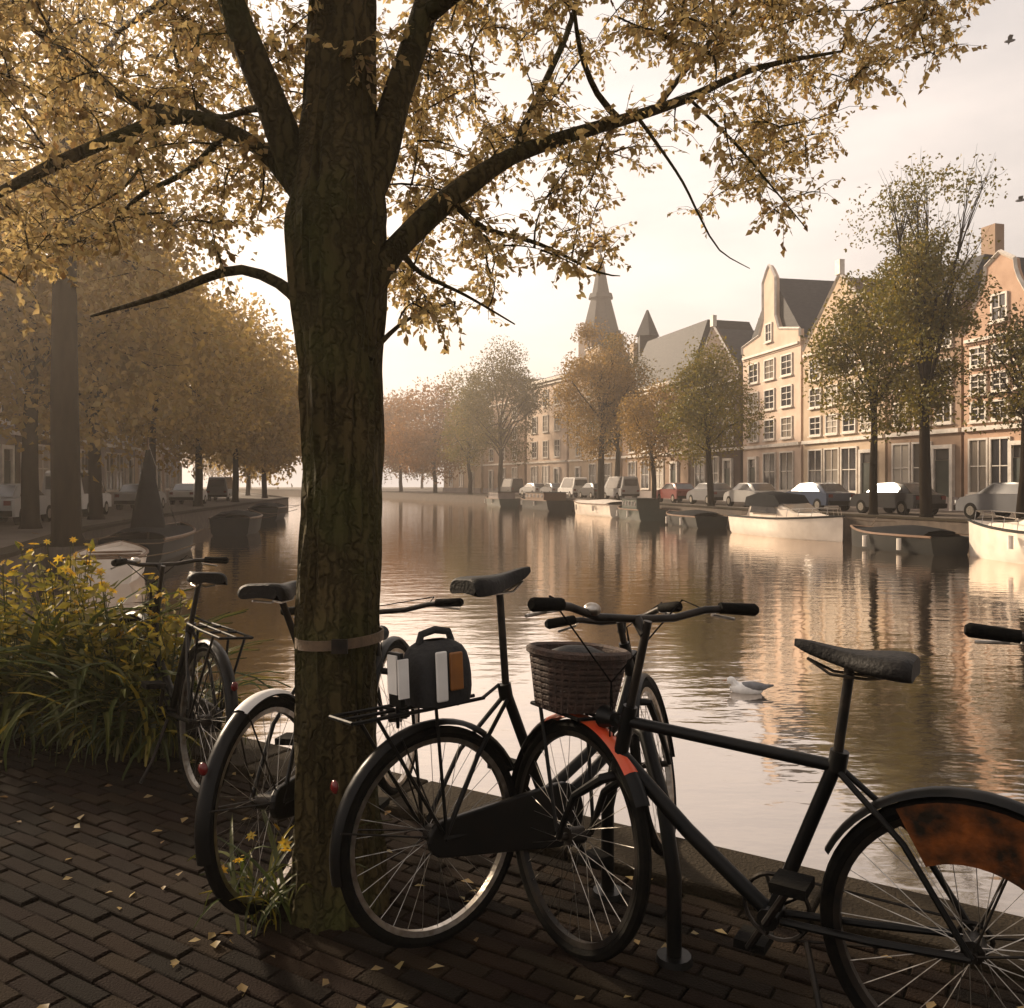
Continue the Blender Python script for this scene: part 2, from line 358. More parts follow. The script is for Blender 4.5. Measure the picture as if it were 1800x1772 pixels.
t.links.new(n1.outputs[0], b1.inputs['Height']); t.links.new(n2.outputs[0], b2.inputs['Height']); t.links.new(b1.outputs[0], b2.inputs['Normal']); t.links.new(b2.outputs[0], b.inputs['Normal'])
gls = t.nodes.new('ShaderNodeBsdfGlossy'); gls.inputs['Color'].default_value = (.95, .88, .82, 1); gls.inputs['Roughness'].default_value = .05
frs = t.nodes.new('ShaderNodeFresnel'); frs.inputs['IOR'].default_value = 1.33; mrw = t.nodes.new('ShaderNodeMapRange'); mrw.inputs['From Max'].default_value = .35; mrw.inputs['To Min'].default_value = .30; mrw.inputs['To Max'].default_value = .93
mxw = t.nodes.new('ShaderNodeMixShader'); b.inputs['IOR'].default_value = 1.33; b.inputs['Specular IOR Level'].default_value = .5
t.links.new(b2.outputs[0], gls.inputs['Normal']); t.links.new(frs.outputs[0], mrw.inputs['Value']); t.links.new(mrw.outputs[0], mxw.inputs[0]); t.links.new(b.outputs[0], mxw.inputs[1]); t.links.new(gls.outputs[0], mxw.inputs[2])
t.links.new(mxw.outputs[0], t.nodes['Material Output'].inputs['Surface'])
wmb = MB(); wmb.add([(-EXT, -EXT, -1), (EXT, -EXT, -1), (EXT, EXT, -1), (-EXT, EXT, -1)], [(0, 1, 2, 3)])
tag(wmb.build('water', wm), kind='structure')

# ------------------------------------------------------------------ near pavement: bricks and coping stones
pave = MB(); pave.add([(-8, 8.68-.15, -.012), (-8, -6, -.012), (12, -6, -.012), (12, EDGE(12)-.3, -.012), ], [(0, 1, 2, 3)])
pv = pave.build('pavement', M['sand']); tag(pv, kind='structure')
ed = Vector((1, -.62)).normalized(); en = Vector((-ed.y, ed.x))      # along edge, towards the water
e0 = Vector((0, 3.72))
bl, bw = .205, .066
def brick_me(l, w, h, name, m):
    mb = MB(); e = .004
    mb.add([(-l/2, -w/2, -h), (l/2, -w/2, -h), (l/2, w/2, -h), (-l/2, w/2, -h), (-l/2, -w/2, -e), (l/2, -w/2, -e), (l/2, w/2, -e), (-l/2, w/2, -e),
            (-l/2+e, -w/2+e, 0), (l/2-e, -w/2+e, 0), (l/2-e, w/2-e, 0), (-l/2+e, w/2-e, 0)],
           [(0, 1, 5, 4), (1, 2, 6, 5), (2, 3, 7, 6), (3, 0, 4, 7), (4, 5, 9, 8), (5, 6, 10, 9), (6, 7, 11, 10), (7, 4, 8, 11), (8, 9, 10, 11)])
    return mb.mesh(name, m)
bme = [brick_me(bl-.006, bw-.006, .05, 'brick', M['brick']), brick_me(bl-.009, bw-.007, .05, 'brick', M['brick'])]
spots = []
ang = math.atan2(ed.y, ed.x)
for r in range(0, 110):
    for c_ in range(-70, 50):
        s = (c_+(.5 if r % 2 else 0))*bl; q = e0+ed*s-en*(.36+bw/2+r*bw)
        if q.y < .8 or q.x < -7.9 or abs(q.x) > 6+.0*q.y: continue
        v = abs(q.x) < .64*q.y and q.y > 2.2
        spots.append((0 if v else 1, q.y, q.x, random.uniform(-.005, .004), random.uniform(-.02, .02), random.uniform(-.022, .022), random.uniform(-.03, .03)))
spots.sort()
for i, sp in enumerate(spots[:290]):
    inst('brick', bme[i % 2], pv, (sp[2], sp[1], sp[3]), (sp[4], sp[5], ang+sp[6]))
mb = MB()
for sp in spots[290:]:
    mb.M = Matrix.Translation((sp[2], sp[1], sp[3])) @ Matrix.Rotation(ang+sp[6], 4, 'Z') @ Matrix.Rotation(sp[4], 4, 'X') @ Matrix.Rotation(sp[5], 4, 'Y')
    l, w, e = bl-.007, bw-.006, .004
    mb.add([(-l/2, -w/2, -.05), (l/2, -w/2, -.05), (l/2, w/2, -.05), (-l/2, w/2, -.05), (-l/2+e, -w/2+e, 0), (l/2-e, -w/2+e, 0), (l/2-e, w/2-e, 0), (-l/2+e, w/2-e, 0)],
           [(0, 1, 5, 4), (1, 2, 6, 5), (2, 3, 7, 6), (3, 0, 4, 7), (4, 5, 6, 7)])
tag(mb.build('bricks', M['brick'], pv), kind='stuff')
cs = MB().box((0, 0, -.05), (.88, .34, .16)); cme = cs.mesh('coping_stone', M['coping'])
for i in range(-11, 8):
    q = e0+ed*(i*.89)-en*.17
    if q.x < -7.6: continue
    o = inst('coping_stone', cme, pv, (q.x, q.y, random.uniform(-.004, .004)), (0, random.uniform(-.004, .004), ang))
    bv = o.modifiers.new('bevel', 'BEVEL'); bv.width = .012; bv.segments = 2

# ------------------------------------------------------------------ houses
WIN = {}
def window_meshes(w, h, rows=2):
    k = (round(w, 2), round(h, 2), rows)
    if k not in WIN:
        f = MB(); t_ = .10
        f.box((-w/2-t_/2+.02, -.05, h/2), (t_, .10, h+2*t_-.04)).box((w/2+t_/2-.02, -.05, h/2), (t_, .10, h+2*t_-.04))
        f.box((0, -.052, -.03), (w-.0, .104, .10)).box((0, -.052, h+.03), (w, .104, .10))
        f.box((0, -.045, h/2), (.05, .05, h-.04))
        for r in range(1, rows+1): f.box((0, -.043, h*r/(rows+1)), (w-.04, .05, .05))
        f.box((0, -.09, -.12), (w+.3, .16, .08))
        p = MB().box((0, -.012, h/2), (w, .02, h))
        WIN[k] = (f.mesh('window', M['white_trim']), p.mesh('pane', M['pane']))
    return WIN[k]

def house(A, B, eave, peak, gable, wall, roof, label, floors=3, cols=3, depth=9, gf='tall', chim=True, neck=.36):
    """A,B facade ends (A seen on the right); facade looks to local -y"""
    A = Vector(A); B = Vector(B); w = (A-B).length; mid = (A+B)/2
    rz = math.atan2((A-B).y, (A-B).x)
    root = empty('canal_house', (mid.x, mid.y, 0), rz); tag(root, label, 'house', 'canal houses along the far quays')
    hw = w/2-.02
    if gable == 'triangle': prof = [(-hw, eave), (0, peak), (hw, eave)]
    elif gable == 'neck':
        n = w*neck/2; prof = [(-hw, eave), (-hw, eave+.5), (-n-.5, eave+1.0), (-n, eave+2.0), (-n, peak-1.1), (-n*.4, peak-.35), (0, peak), (n*.4, peak-.35), (n, peak-1.1), (n, eave+2.0), (n+.5, eave+1.0), (hw, eave+.5), (hw, eave)]
    elif gable == 'step':
        k = 4; prof = []
        for i in range(k): x = -hw+(hw-.35)*i/k; prof += [(x, eave+(peak-eave)*i/k), (x, eave+(peak-eave)*(i+1)/k)]
        prof += [(-x_, z_) for x_, z_ in reversed(prof)]
    elif gable == 'bell':
        prof = [(-hw, eave)]+[(-hw*(1-.62*math.sin(t*PI/2)**1.5), eave+(peak-eave)*.85*t) for t in (.15, .3, .5, .7, .85, 1)]+[(0, peak)]
        prof += [(-x_, z_) for x_, z_ in reversed(prof[:-1])]
    else: prof = [(-hw, eave), (hw, eave)]
    body = MB().box((0, depth/2+.0, eave/2-.15), (2*hw, depth, eave+.3))
    if gable != 'flat':
        body.prism([(-hw, eave-.6)]+prof+[(hw, eave-.6)], -.06, .24)
    body.build('wall', wall, root)
    rt = MB(); rp_ = peak-.25 if gable != 'neck' else peak-.9
    if gable == 'flat':
        rp_ = peak; i_ = .9
        rt.add([(-hw, .1, eave), (hw, .1, eave), (hw, depth, eave), (-hw, depth, eave), (-hw+i_, 2.4, rp_), (hw-i_, 2.4, rp_), (hw-i_, depth-2.4, rp_), (-hw+i_, depth-2.4, rp_)],
               [(0, 1, 5, 4), (1, 2, 6, 5), (2, 3, 7, 6), (3, 0, 4, 7), (4, 5, 6, 7)])
    else:
        rt.add([(-hw-.12, .245, eave-.1), (hw+.12, .245, eave-.1), (hw+.12, depth, eave-.1), (-hw-.12, depth, eave-.1), (0, .245, rp_), (0, depth, rp_)],
               [(0, 1, 4), (1, 2, 5, 4), (2, 3, 5), (3, 0, 4, 5)])
    ro = rt.build('roof', roof, root)
    if chim:
        ch = MB().box((hw*.55, 3.2, (eave+rp_)/2+1.0), (.9, .6, rp_-eave+1.2 if rp_-eave < 4 else 3.4)); c1 = ch.build('chimney', wall, ro)
    tr = MB()
    if gable == 'flat': tr.box((0, -.2, eave-.1), (2*hw+.1, .42, .34)).box((0, -.12, eave-.55), (2*hw-.1, .22, .18))
    else:
        for i in range(len(prof)-1):
            a, b_ = Vector((prof[i][0], -.07, prof[i][1])), Vector((prof[i+1][0], -.07, prof[i+1][1]))
            if (b_-a).length > .05: tr.tube([a, b_], .11, 4)
        if gable == 'triangle': tr.box((0, -.07, peak+.35), (.5, .34, .9))
        tr.box((0, -.12, eave-.4), (2*hw-.3, .12, .16))
    tr.build('cornice', M['white_trim'], root)
    g = 4.0; MB().box((0, -.08, .35), (2*hw-.1, .16, .7)).build('plinth', M['w_grey'], root)
    MB().box((0, -.09, g+.1), (2*hw-.06, .18, .22)).build('string_course', M['white_trim'], root)
    fh = (eave-.8-g)/floors; ww = min(1.35, w/cols*.56)
    for f in range(floors):
        h = fh*.62; fm, pm = window_meshes(ww, h)
        for c_ in range(cols):
            x = (c_-(cols-1)/2)*(w*.86/cols); wi = inst('window', fm, root, (x, 0, g+.35+f*fh+fh*.12)); inst('pane', pm, wi)
    fm, pm = window_meshes(ww*1.25, 2.6, 1); dcol = random.choice([0, cols-1])
    for c_ in range(cols):
        x = (c_-(cols-1)/2)*(w*.86/cols)
        if c_ == dcol:
            fr = MB().box((-.62, -.1, 1.6), (.2, .2, 3.2)).box((.62, -.1, 1.6), (.2, .2, 3.2)).box((0, -.1, 3.3), (1.44, .2, .2))
            dd = MB().box((0, -.04, 1.3), (1.04, .08, 2.6)).build('door', M['door'], root); dd.location = (x, 0, .0)
            fo = fr.build('door_frame', M['white_trim'], dd)
            tw = MB().box((0, -.02, 2.9), (1.04, .04, .55)).build('fanlight', M['glass'], dd)
        else:
            wi = inst('window', fm, root, (x, 0, .95)); inst('pane', pm, wi)
    if gable in ('triangle', 'bell', 'step', 'neck') and peak-eave > 2.2:
        fm, pm = window_meshes(.8, 1.2, 1); wi = inst('window', fm, root, (0, -.06, eave+.35)); inst('pane', pm, wi)
    return root

def hz(py, d): return CAM_H+(HY-py)/F*d
def house_px(pl, pr, ye, yp, *a, **k):
    A, _ = at_px(Rb, pr, 9); B, _ = at_px(Rb, pl, 9); d = (A.y+B.y)/2
    return house(A, B, hz(ye, d), hz(yp, d), *a, **k)
house_px(1980, 2190, 520, 380, 'neck', M['w_tan'], M['slate'], 'tan brick canal house cut by the right edge of the picture', 4, 3, chim=False)
house_px(1836, 1976, 560, 400, 'flat', M['w_dark'], M['slate'], 'dark brick canal house at the far right with flat cornice', 4, 3)
house_px(1694, 1832, 575, 442, 'bell', M['w_orange'], M['slate'], 'orange brick house with curved gable at the right edge', 3, 3)
house_px(1560, 1690, 545, 455, 'flat', M['w_brown'], M['slate'], 'brown brick house behind the tall bare-topped tree', 3, 3)
house_px(1412, 1556, 598, 480, 'triangle', M['w_tan'], M['rooftile'], 'tan house with wide triangular gable left of the tall tree', 3, 4)
house_px(1306, 1408, 608, 466, 'neck', M['w_pink'], M['slate'], 'pale pink house with tall narrow neck gable and white trim', 3, 3, neck=.22, chim=False)
house_px(1214, 1302, 668, 572, 'triangle', M['w_dark'], M['slate'], 'dark gabled house between the golden trees and pink house', 3, 3)
house_px(1094, 1210, 680, 580, 'flat', M['w_brown'], M['slate'], 'brown house with broad dark slate roof', 3, 4)
house_px(1000, 1090, 690, 612, 'step', M['w_tan'], M['rooftile'], 'tan step-gabled house half hidden by the tree below the spire', 3, 3)
house_px(926, 996, 668, 655, 'flat', M['w_pink'], M['slate'], 'small pink house with flat roofline and dark chimney', 3, 3)
house_px(850, 922, 705, 660, 'triangle', M['w_brown'], M['slate'], 'brown gabled house behind the dark olive tree', 3, 3, chim=False)
house_px(780, 846, 735, 705, 'flat', M['w_tan'], M['slate'], 'farthest tan house on the right bank', 3, 3, chim=False)
# church tower behind the houses
p_, _ = at_px(Rb, 1056, 24); d_ = p_.y
ct = empty('church_tower', (p_.x, p_.y, 0), .3); tag(ct, 'slender church tower with dark pointed spire above the rooftops', 'tower')
zt = hz(590, d_); ztop = hz(428, d_)
MB().box((0, 0, zt/2), (5.0, 5.0, zt)).build('tower', M['w_dark'], ct)
mb = MB()
for z0, z1, r0, r1 in ((zt, zt+.5, 3.1, 3.1), (zt+.5, zt+(ztop-zt)*.4, 2.8, 1.5), (zt+(ztop-zt)*.4, zt+(ztop-zt)*.45, 1.9, 1.7), (zt+(ztop-zt)*.45, zt+(ztop-zt)*.88, 1.35, .22)):
    mb.tube([(0, 0, z0), (0, 0, z1)], [r0, r1], 8)
sp_ = mb.build('spire', M['slate'], ct)
MB().tube([(0, 0, zt+(ztop-zt)*.86), (0, 0, ztop)], .08, 6).ell((0, 0, ztop-.6), (.75, .75, .75)).build('finial', M['dark_metal'], sp_)
for s_ in (-1, 1):
    w_ = MB().box((s_*1.1, -2.52, zt-2.4), (.8, .1, 2.2)).build('louvre_window', M['boat_dark'], ct)
# roof turret on the slate-roofed house
p_, _ = at_px(Rb, 1138, 13); rt = empty('roof_turret', (p_.x, p_.y, 0), 0); tag(rt, 'small pointed turret on the broad slate roof', 'turret')
z1 = hz(592, p_.y)
MB().box((0, 0, z1/2+4), (1.9, 1.9, z1-8)).build('turret_wall', M['slate'], rt)
MB().tube([(0, 0, z1), (0, 0, hz(545, p_.y))], [1.3, .1], 4).build('turret_roof', M['slate'], rt)

# left bank houses
cols_l = ['w_grey', 'w_brown', 'w_tan', 'w_grey', 'w_dark', 'w_brown', 'w_grey', 'w_tan', 'w_brown', 'w_dark']
names_l = ['grey plastered house nearest on the left bank', 'brown brick house second along the left bank', 'tan house behind the left trees, between brown and grey houses',
           'grey neck-gabled house midway along the left bank', 'dark brick house beyond the grey one on the left bank', 'brown bell-gabled house far along the left bank',
           'grey house seen between far left trunks', 'tan house near the far end of the left bank', 'brown house where the canal bends left', 'last dark house at the canal bend']
y_ = 19
for i in range(10):
    wd_ = [7, 6.5, 7.5, 6, 7, 6.5, 8, 8, 9, 9][i]
    a_, t_ = at_y(Lb, y_, -10); y2 = y_+wd_*t_.y; b_, _ = at_y(Lb, y2, -10)
    house(b_, a_, [11, 10, 12, 11.5, 10.5, 12, 11, 12, 11, 12][i], [13, 13, 14.5, 14.5, 12.5, 15, 13, 15, 13.5, 14][i], ['flat', 'triangle', 'bell', 'neck', 'flat', 'bell', 'flat', 'step', 'triangle', 'flat'][i],
          M[cols_l[i]], M['slate'], names_l[i], 3, 3)
    y_ = y2+.05

# ------------------------------------------------------------------ trees on the banks
def bank_tree(p, h, r, cb, n_l, ls, m, label, dia=.5, fan=False, seed=0, squash=1.0, z0=0, bare=0, group='trees along the canal'):
    rr = random.Random(seed); rg = np.random.default_rng(seed)
    root = empty('tree', (p[0], p[1], z0)); tag(root, label, 'tree', group)
    tr = MB(); th = cb+(h-cb)*.35
    pts = [Vector((0, 0, -.1)), Vector((0, 0, .15)), Vector((rr.uniform(-.1, .1), rr.uniform(-.1, .1), cb*.5)), Vector((rr.uniform(-.2, .2), rr.uniform(-.2, .2), cb)), Vector((rr.uniform(-.3, .3), rr.uniform(-.3, .3), th))]
    tr.tube(pts, [dia*.75, dia*.55, dia*.5, dia*.42, dia*.22], 10)
    tr.build('trunk', M['bark_far'], root)
    K = 42; cen = []
    K = 60
    for i in range(K):
        while 1:
            v = Vector((rr.uniform(-1, 1), rr.uniform(-1, 1), rr.uniform(-1, 1)))
            if .35 < v.length < 1: break
        if fan:
            f = (v.z+1)/2; sx = .35+.65*f if f < .75 else 1.0-.8*(f-.75)
            c_ = Vector((v.x*r*sx, v.y*r*sx, cb+(h-cb)*f))
        else:
            f = (v.z+1)/2; sx = 1.0-.35*max(0, f-.5)*2
            c_ = Vector((v.x*r*sx, v.y*r*sx, cb*.9+(h-cb*.9)*f*squash))
        cen.append(c_)
    br = MB()
    for i, c_ in enumerate(cen[:30 if fan else 20]):
        s_ = pts[3].lerp(pts[4], rr.uniform(0, .95)) if c_.z > cb+.8 else pts[3]
        jj = r*(.20 if fan else .12); mid = s_.lerp(c_, .5)+Vector((rr.uniform(-jj, jj), rr.uniform(-jj, jj), (.1 if fan else .35)*r*.3))
        br.tube([s_, s_.lerp(mid, .5), mid, mid.lerp(c_, .5)+Vector((0, 0, .1)), c_], [dia*.16, dia*.13, dia*.10, dia*.07, dia*.02], 5)
        for k in range(9 if fan else 6):
            e = c_+Vector((rr.uniform(-1, 1), rr.uniform(-1, 1), rr.uniform(.1, 1.6) if fan else rr.uniform(-.5, 1)))*r*.24
            q = mid.lerp(c_, rr.uniform(.2, 1)); br.tube([q, q.lerp(e, .4)+Vector((rr.uniform(-.2, .2), rr.uniform(-.2, .2), .06)), q.lerp(e, .75)+Vector((rr.uniform(-.12, .12), rr.uniform(-.12, .12), .0)), e], [dia*.04, dia*.028, dia*.016, dia*.008], 3)
    br.build('limbs', M['bark_far'], root)
    C_ = np.array([tuple(c) for c in cen]); w_ = np.ones(K)
    if bare: w_ = np.where(C_[:, 2] > cb+(h-cb)*bare, .28, 1.0)
    n = int(n_l*1.9); idx = rg.choice(K, n, p=w_/w_.sum())
    g = rg.normal(size=(n, 3)); g /= np.maximum(1, np.linalg.norm(g, axis=1, keepdims=True)/1.9)
    rad = np.array([rr.uniform(.12, .27)*(.72 if fan else 1) for _ in range(K)])[idx][:, None]*r
    pos = C_[idx]+g*rad*np.array([1, 1, .85])
    nr = rg.normal(size=(n, 3)); nr[:, 2] += .6; ax = rg.normal(size=(n, 3)); ax[:, 2] -= .4
    ln = rg.uniform(.55, 1.35, n)*ls
    me = leaf_mesh_np('crown', pos, nr, ax, ln, ln*.62, m)
    inst('crown', me, root); return root

# right bank
T, _ = at_px(Rb, 1628, 1.1)
bank_tree(T, hz(282, T.y), 3.3, 4.4, 9000, .15, M['leaf_olive'], 'tall tree with bare fanning top twigs standing before the right bank houses', .44, True, 3, bare=.62)
T, _ = at_px(Rb, 1535, 1.6)
bank_tree(T, hz(478, T.y), 2.7, 3.6, 7000, .17, M['leaf_olive'], 'golden olive tree just left of the tall bare-topped tree', .35, False, 5)
T, _ = at_px(Rb, 1795, 2)
bank_tree((T.x, T.y), 7.5, 2.2, 3.6, 2500, .16, M['leaf_dark'], 'dark small tree at the right edge in front of the houses', .35, False, 15)
T, _ = at_px(Rb, 1250, 1.4)
bank_tree(T, hz(615, T.y), 2.9, 3.3, 6500, .18, M['leaf_olive'], 'round yellow-green tree left of the pink neck-gabled house', .4, False, 8)
T, _ = at_px(Rb, 1150, 2.0)
bank_tree(T, hz(668, T.y), 3.0, 3.2, 4500, .2, M['leaf_brown'], 'low orange-brown tree in front of the slate roofed house', .35, False, 9)
T, _ = at_px(Rb, 1056, 1.4)
bank_tree(T, hz(560, T.y), 3.6, 4.0, 8000, .22, M['leaf_brown'], 'tall brown tree right below the church spire', .6, False, 10)
T, _ = at_px(Rb, 1085, 4.4)
bank_tree(T, hz(585, T.y), 3.3, 4.2, 5000, .22, M['leaf_dark'], 'dark grey-green tree behind the brown tree', .5, False, 12)
T, _ = at_px(Rb, 880, 2.4)
bank_tree(T, hz(600, T.y), 5.0, 4.4, 8000, .26, M['leaf_dark'], 'dark olive tree with pointed top left of the small pink house', .6, False, 21, squash=1)
T, _ = at_px(Rb, 826, 1.6)
bank_tree(T, hz(640, T.y), 3.6, 3.6, 5000, .26, M['leaf_olive'], 'olive gold tree beside the dark pointed tree', .55, False, 22)
for i, (px, yt, lab, mm) in enumerate(((765, 668, 'orange brown tree at the far bend of the canal', 'leaf_orange'), (705, 695, 'hazy orange tree just right of the big trunk, far off', 'leaf_orange'), (655, 700, 'hazy brown tree hidden behind the big trunk, far off', 'leaf_brown'), (600, 690, 'far brown tree at the left side of the bend', 'leaf_brown'))):
    T, _ = at_px(Rb, px, 3)
    bank_tree(T, hz(yt, T.y), 7.0, 3.5, 5500, .42, M[mm], lab, .6, False, 30+i)
# woods closing the view behind the bend
for i in range(9):
    x = -120+i*19; bank_tree((x, 205+(i % 3)*12+abs(i-3)*4), 17+(i*7 % 5), 9, 4, 2600, .75, M['leaf_brown' if i % 2 else 'leaf_orange'],
                             'hazy '+['leftmost tree closing the view, hidden behind the left bank', 'second tree from the left beyond the bend', 'tall third tree beyond the canal bend', 'fourth tree beyond the bend, behind the left bank', 'tree beyond the bend hidden by the big trunk', 'tree just right of the big trunk beyond the bend', 'distant tree behind the orange tree of the bend', 'distant tree behind the farthest house', 'rightmost tree beyond the canal bend'][i], .7, False, 60+i, group='hazy trees beyond the bend')
# left bank
T_ = (-10.75, 20.6)
bank_tree(T_, 13.5, 4.2, 7.0, 5000, .17, M['leaf_gold'], 'dark trunked tree nearest on the left bank at the left edge', .62, False, 41)
for i, (yy, h_, r_, lab) in enumerate(((27.5, 11.5, 4.6, 'brown leafed tree second from the left edge on the left bank'), (34.5, 11.6, 4.8, 'third brown tree along the left bank'),
                                       (43, 12.6, 5.2, 'fourth tree along the left bank, over the dark boats'), (54, 13.0, 5.6, 'fifth tree along the left bank, hazy brown'),
                                       (67, 13.2, 5.8, 'sixth tree along the left bank, near the big trunk'), (84, 13.5, 6, 'seventh tree of the left bank, far and hazy'), (104, 15, 7, 'last tree of the left bank before the bend'))):
    T, _ = at_y(Lb, yy, -2.2)
    bank_tree(T, h_, r_, 3.6, 6500, .20+.003*yy, M['leaf_left'], lab, .5, False, 50+i)

# ------------------------------------------------------------------ parked cars
def car(p, rz, paint, label, van=False):
    root = empty('parked_car', (p[0], p[1], 0), rz); tag(root, label, 'van' if van else 'car', 'cars parked along the quays')
    L, W = 4.3, 1.72; top = 2.0 if van else 1.45
    if van: pr = [(-2.2, .35), (-2.25, 1.0), (-2.2, 1.9), (-2.0, top), (.9, top), (1.35, 1.7), (1.8, 1.05), (2.2, .9), (2.25, .35)]
    else: pr = [(-2.1, .3), (-2.15, .7), (-2.1, .92), (-1.7, .96), (-1.2, 1.36), (-.6, top), (.4, 1.43), (1.05, 1.0), (1.9, .84), (2.12, .62), (2.12, .3)]
    secs = []
    for y, s, zc in ((-W/2, .97, .0), (-W/2+.06, 1, 0), (-W/2+.22, 1, 1), (W/2-.22, 1, 1), (W/2-.06, 1, 0), (W/2, .97, 0)):
        q = []
        for x, z in pr:
            inset = 0
            z2 = z if (zc or z < 1.0) else 1.0+(z-1.0)*(.0 if abs(y) > W/2-.1 else 1)
            q.append((x*s, y, z2))
        q.append(q[0]); secs.append(q)
    mb = MB().loft(secs); n = len(pr)
    mb.build('body', paint, root)
    bp = MB()
    for s_ in (-1, 1):
        bp.prism([(x*.97, z if z < 1 else 1) for x, z in pr], s_*W/2-s_*.002, s_*(W/2-.02))
    bp.build('side_panel', paint, root)
    g = MB(); zt_ = top-.08
    for s_ in (-1, 1):
        y0, y1 = s_*(W/2-.05), s_*(W/2-.2)
        xs = (-1.9, 1.1) if van else (-1.25, .75)
        g.add([(xs[0]-.2*(not van), y0, 1.0), (xs[1]+.2, y0, 1.0), (xs[1]-.35, y1, zt_), (xs[0]+.45*(not van), y1, zt_)], [(0, 1, 2, 3)])
    if van: g.add([(1.84, -.7, 1.08), (1.84, .7, 1.08), (1.38, .62, 1.7), (1.38, -.62, 1.7)], [(0, 1, 2, 3)]).add([(-2.26, -.6, 1.2), (-2.26, .6, 1.2), (-2.24, .6, 1.75), (-2.24, -.6, 1.75)], [(0, 1, 2, 3)])
    else: g.add([(1.06, -.68, 1.01), (1.06, .68, 1.01), (.46, .58, 1.43), (.46, -.58, 1.43)], [(0, 1, 2, 3)]).add([(-1.72, -.66, .99), (-1.72, .66, .99), (-1.22, .58, 1.38), (-1.22, -.58, 1.38)], [(0, 1, 2, 3)])
    for k in range(len(g.v)): g.v[k] = (g.v[k][0]*1.004, g.v[k][1]*1.01, g.v[k][2]+.008)
    g.build('car_windows', M['glass'], root)
    for x in (-1.35, 1.3):
        for s_ in (-1, 1):
            w_ = MB().tube([(x, s_*(W/2-.2), .32), (x, s_*(W/2+.01), .32)], .32, 18).build('wheel', M['rubber'], root)
            MB().tube([(x, s_*(W/2-.0), .32), (x, s_*(W/2+.02), .32)], .19, 12).build('rim', M['chrome'], w_)
    for s_ in (-1, 1):
        MB().box((2.16 if not van else 2.23, s_*.62, .66), (.06, .3, .14)).build('headlight', M['head'], root)
        MB().box((-2.16 if not van else -2.25, s_*.66, .78), (.05, .22, .16)).build('tail_light', M['tail'], root)
    for s_ in (-1, 1): MB().box((s_*2.18, 0, .42), (.1, 1.6, .2)).build('bumper', M['rubber'], root)
    return root
cars = [(27.5, 'car_black', 0, 'black car at the right edge beside the cream boat'), (33.0, 'car_grey', 0, 'dark grey car right of the tall tree trunk'), (39.2, 'car_black', 0, 'black car just left of the tall tree trunk'),
        (44.9, 'car_blue', 0, 'dark blue car behind the white cruiser'), (51.5, 'car_silver', 0, 'silver car in front of the pink neck-gabled house'), (57.2, 'car_grey', 0, 'grey car below the yellow-green tree'),
        (63.0, 'car_red', 0, 'dark red car beside the cream boat in the distance'), (74, 'car_silver', 1, 'silver van farther along the right quay'), (79.8, 'car_black', 0, 'black car next to the distant silver van'),
        (85.2, 'car_white', 1, 'white van in front of the dark olive tree'), (91, 'car_grey', 0, 'grey car far along the right quay below the olive trees'), (97, 'car_silver', 0, 'small silver car far off where the quay bends'), (103, 'car_black', 1, 'farthest dark van at the bend of the right quay')]
for y, c_, v, lab in cars:
    p, t_ = at_y(Rb, y, 3.1); car(p, math.atan2(t_.y, t_.x), M[c_], lab, bool(v))
carsL = [(24.5, 'car_grey', 0, 'grey car by the nearest tree on the left bank'), (31, 'car_silver', 0, 'silver car below the second left bank tree'), (38.5, 'car_white', 1, 'white van parked on the left bank behind the dark boat'),
         (48.5, 'car_silver', 0, 'silver car midway along the left bank'), (60, 'car_white', 0, 'pale car far along the left bank'), (72, 'car_grey', 1, 'grey van far along the left bank')]
for y, c_, v, lab in carsL:
    p, t_ = at_y(Lb, y, -4.2); car(p, math.atan2(t_.y, t_.x), M[c_], lab, bool(v)).location.z = -.05

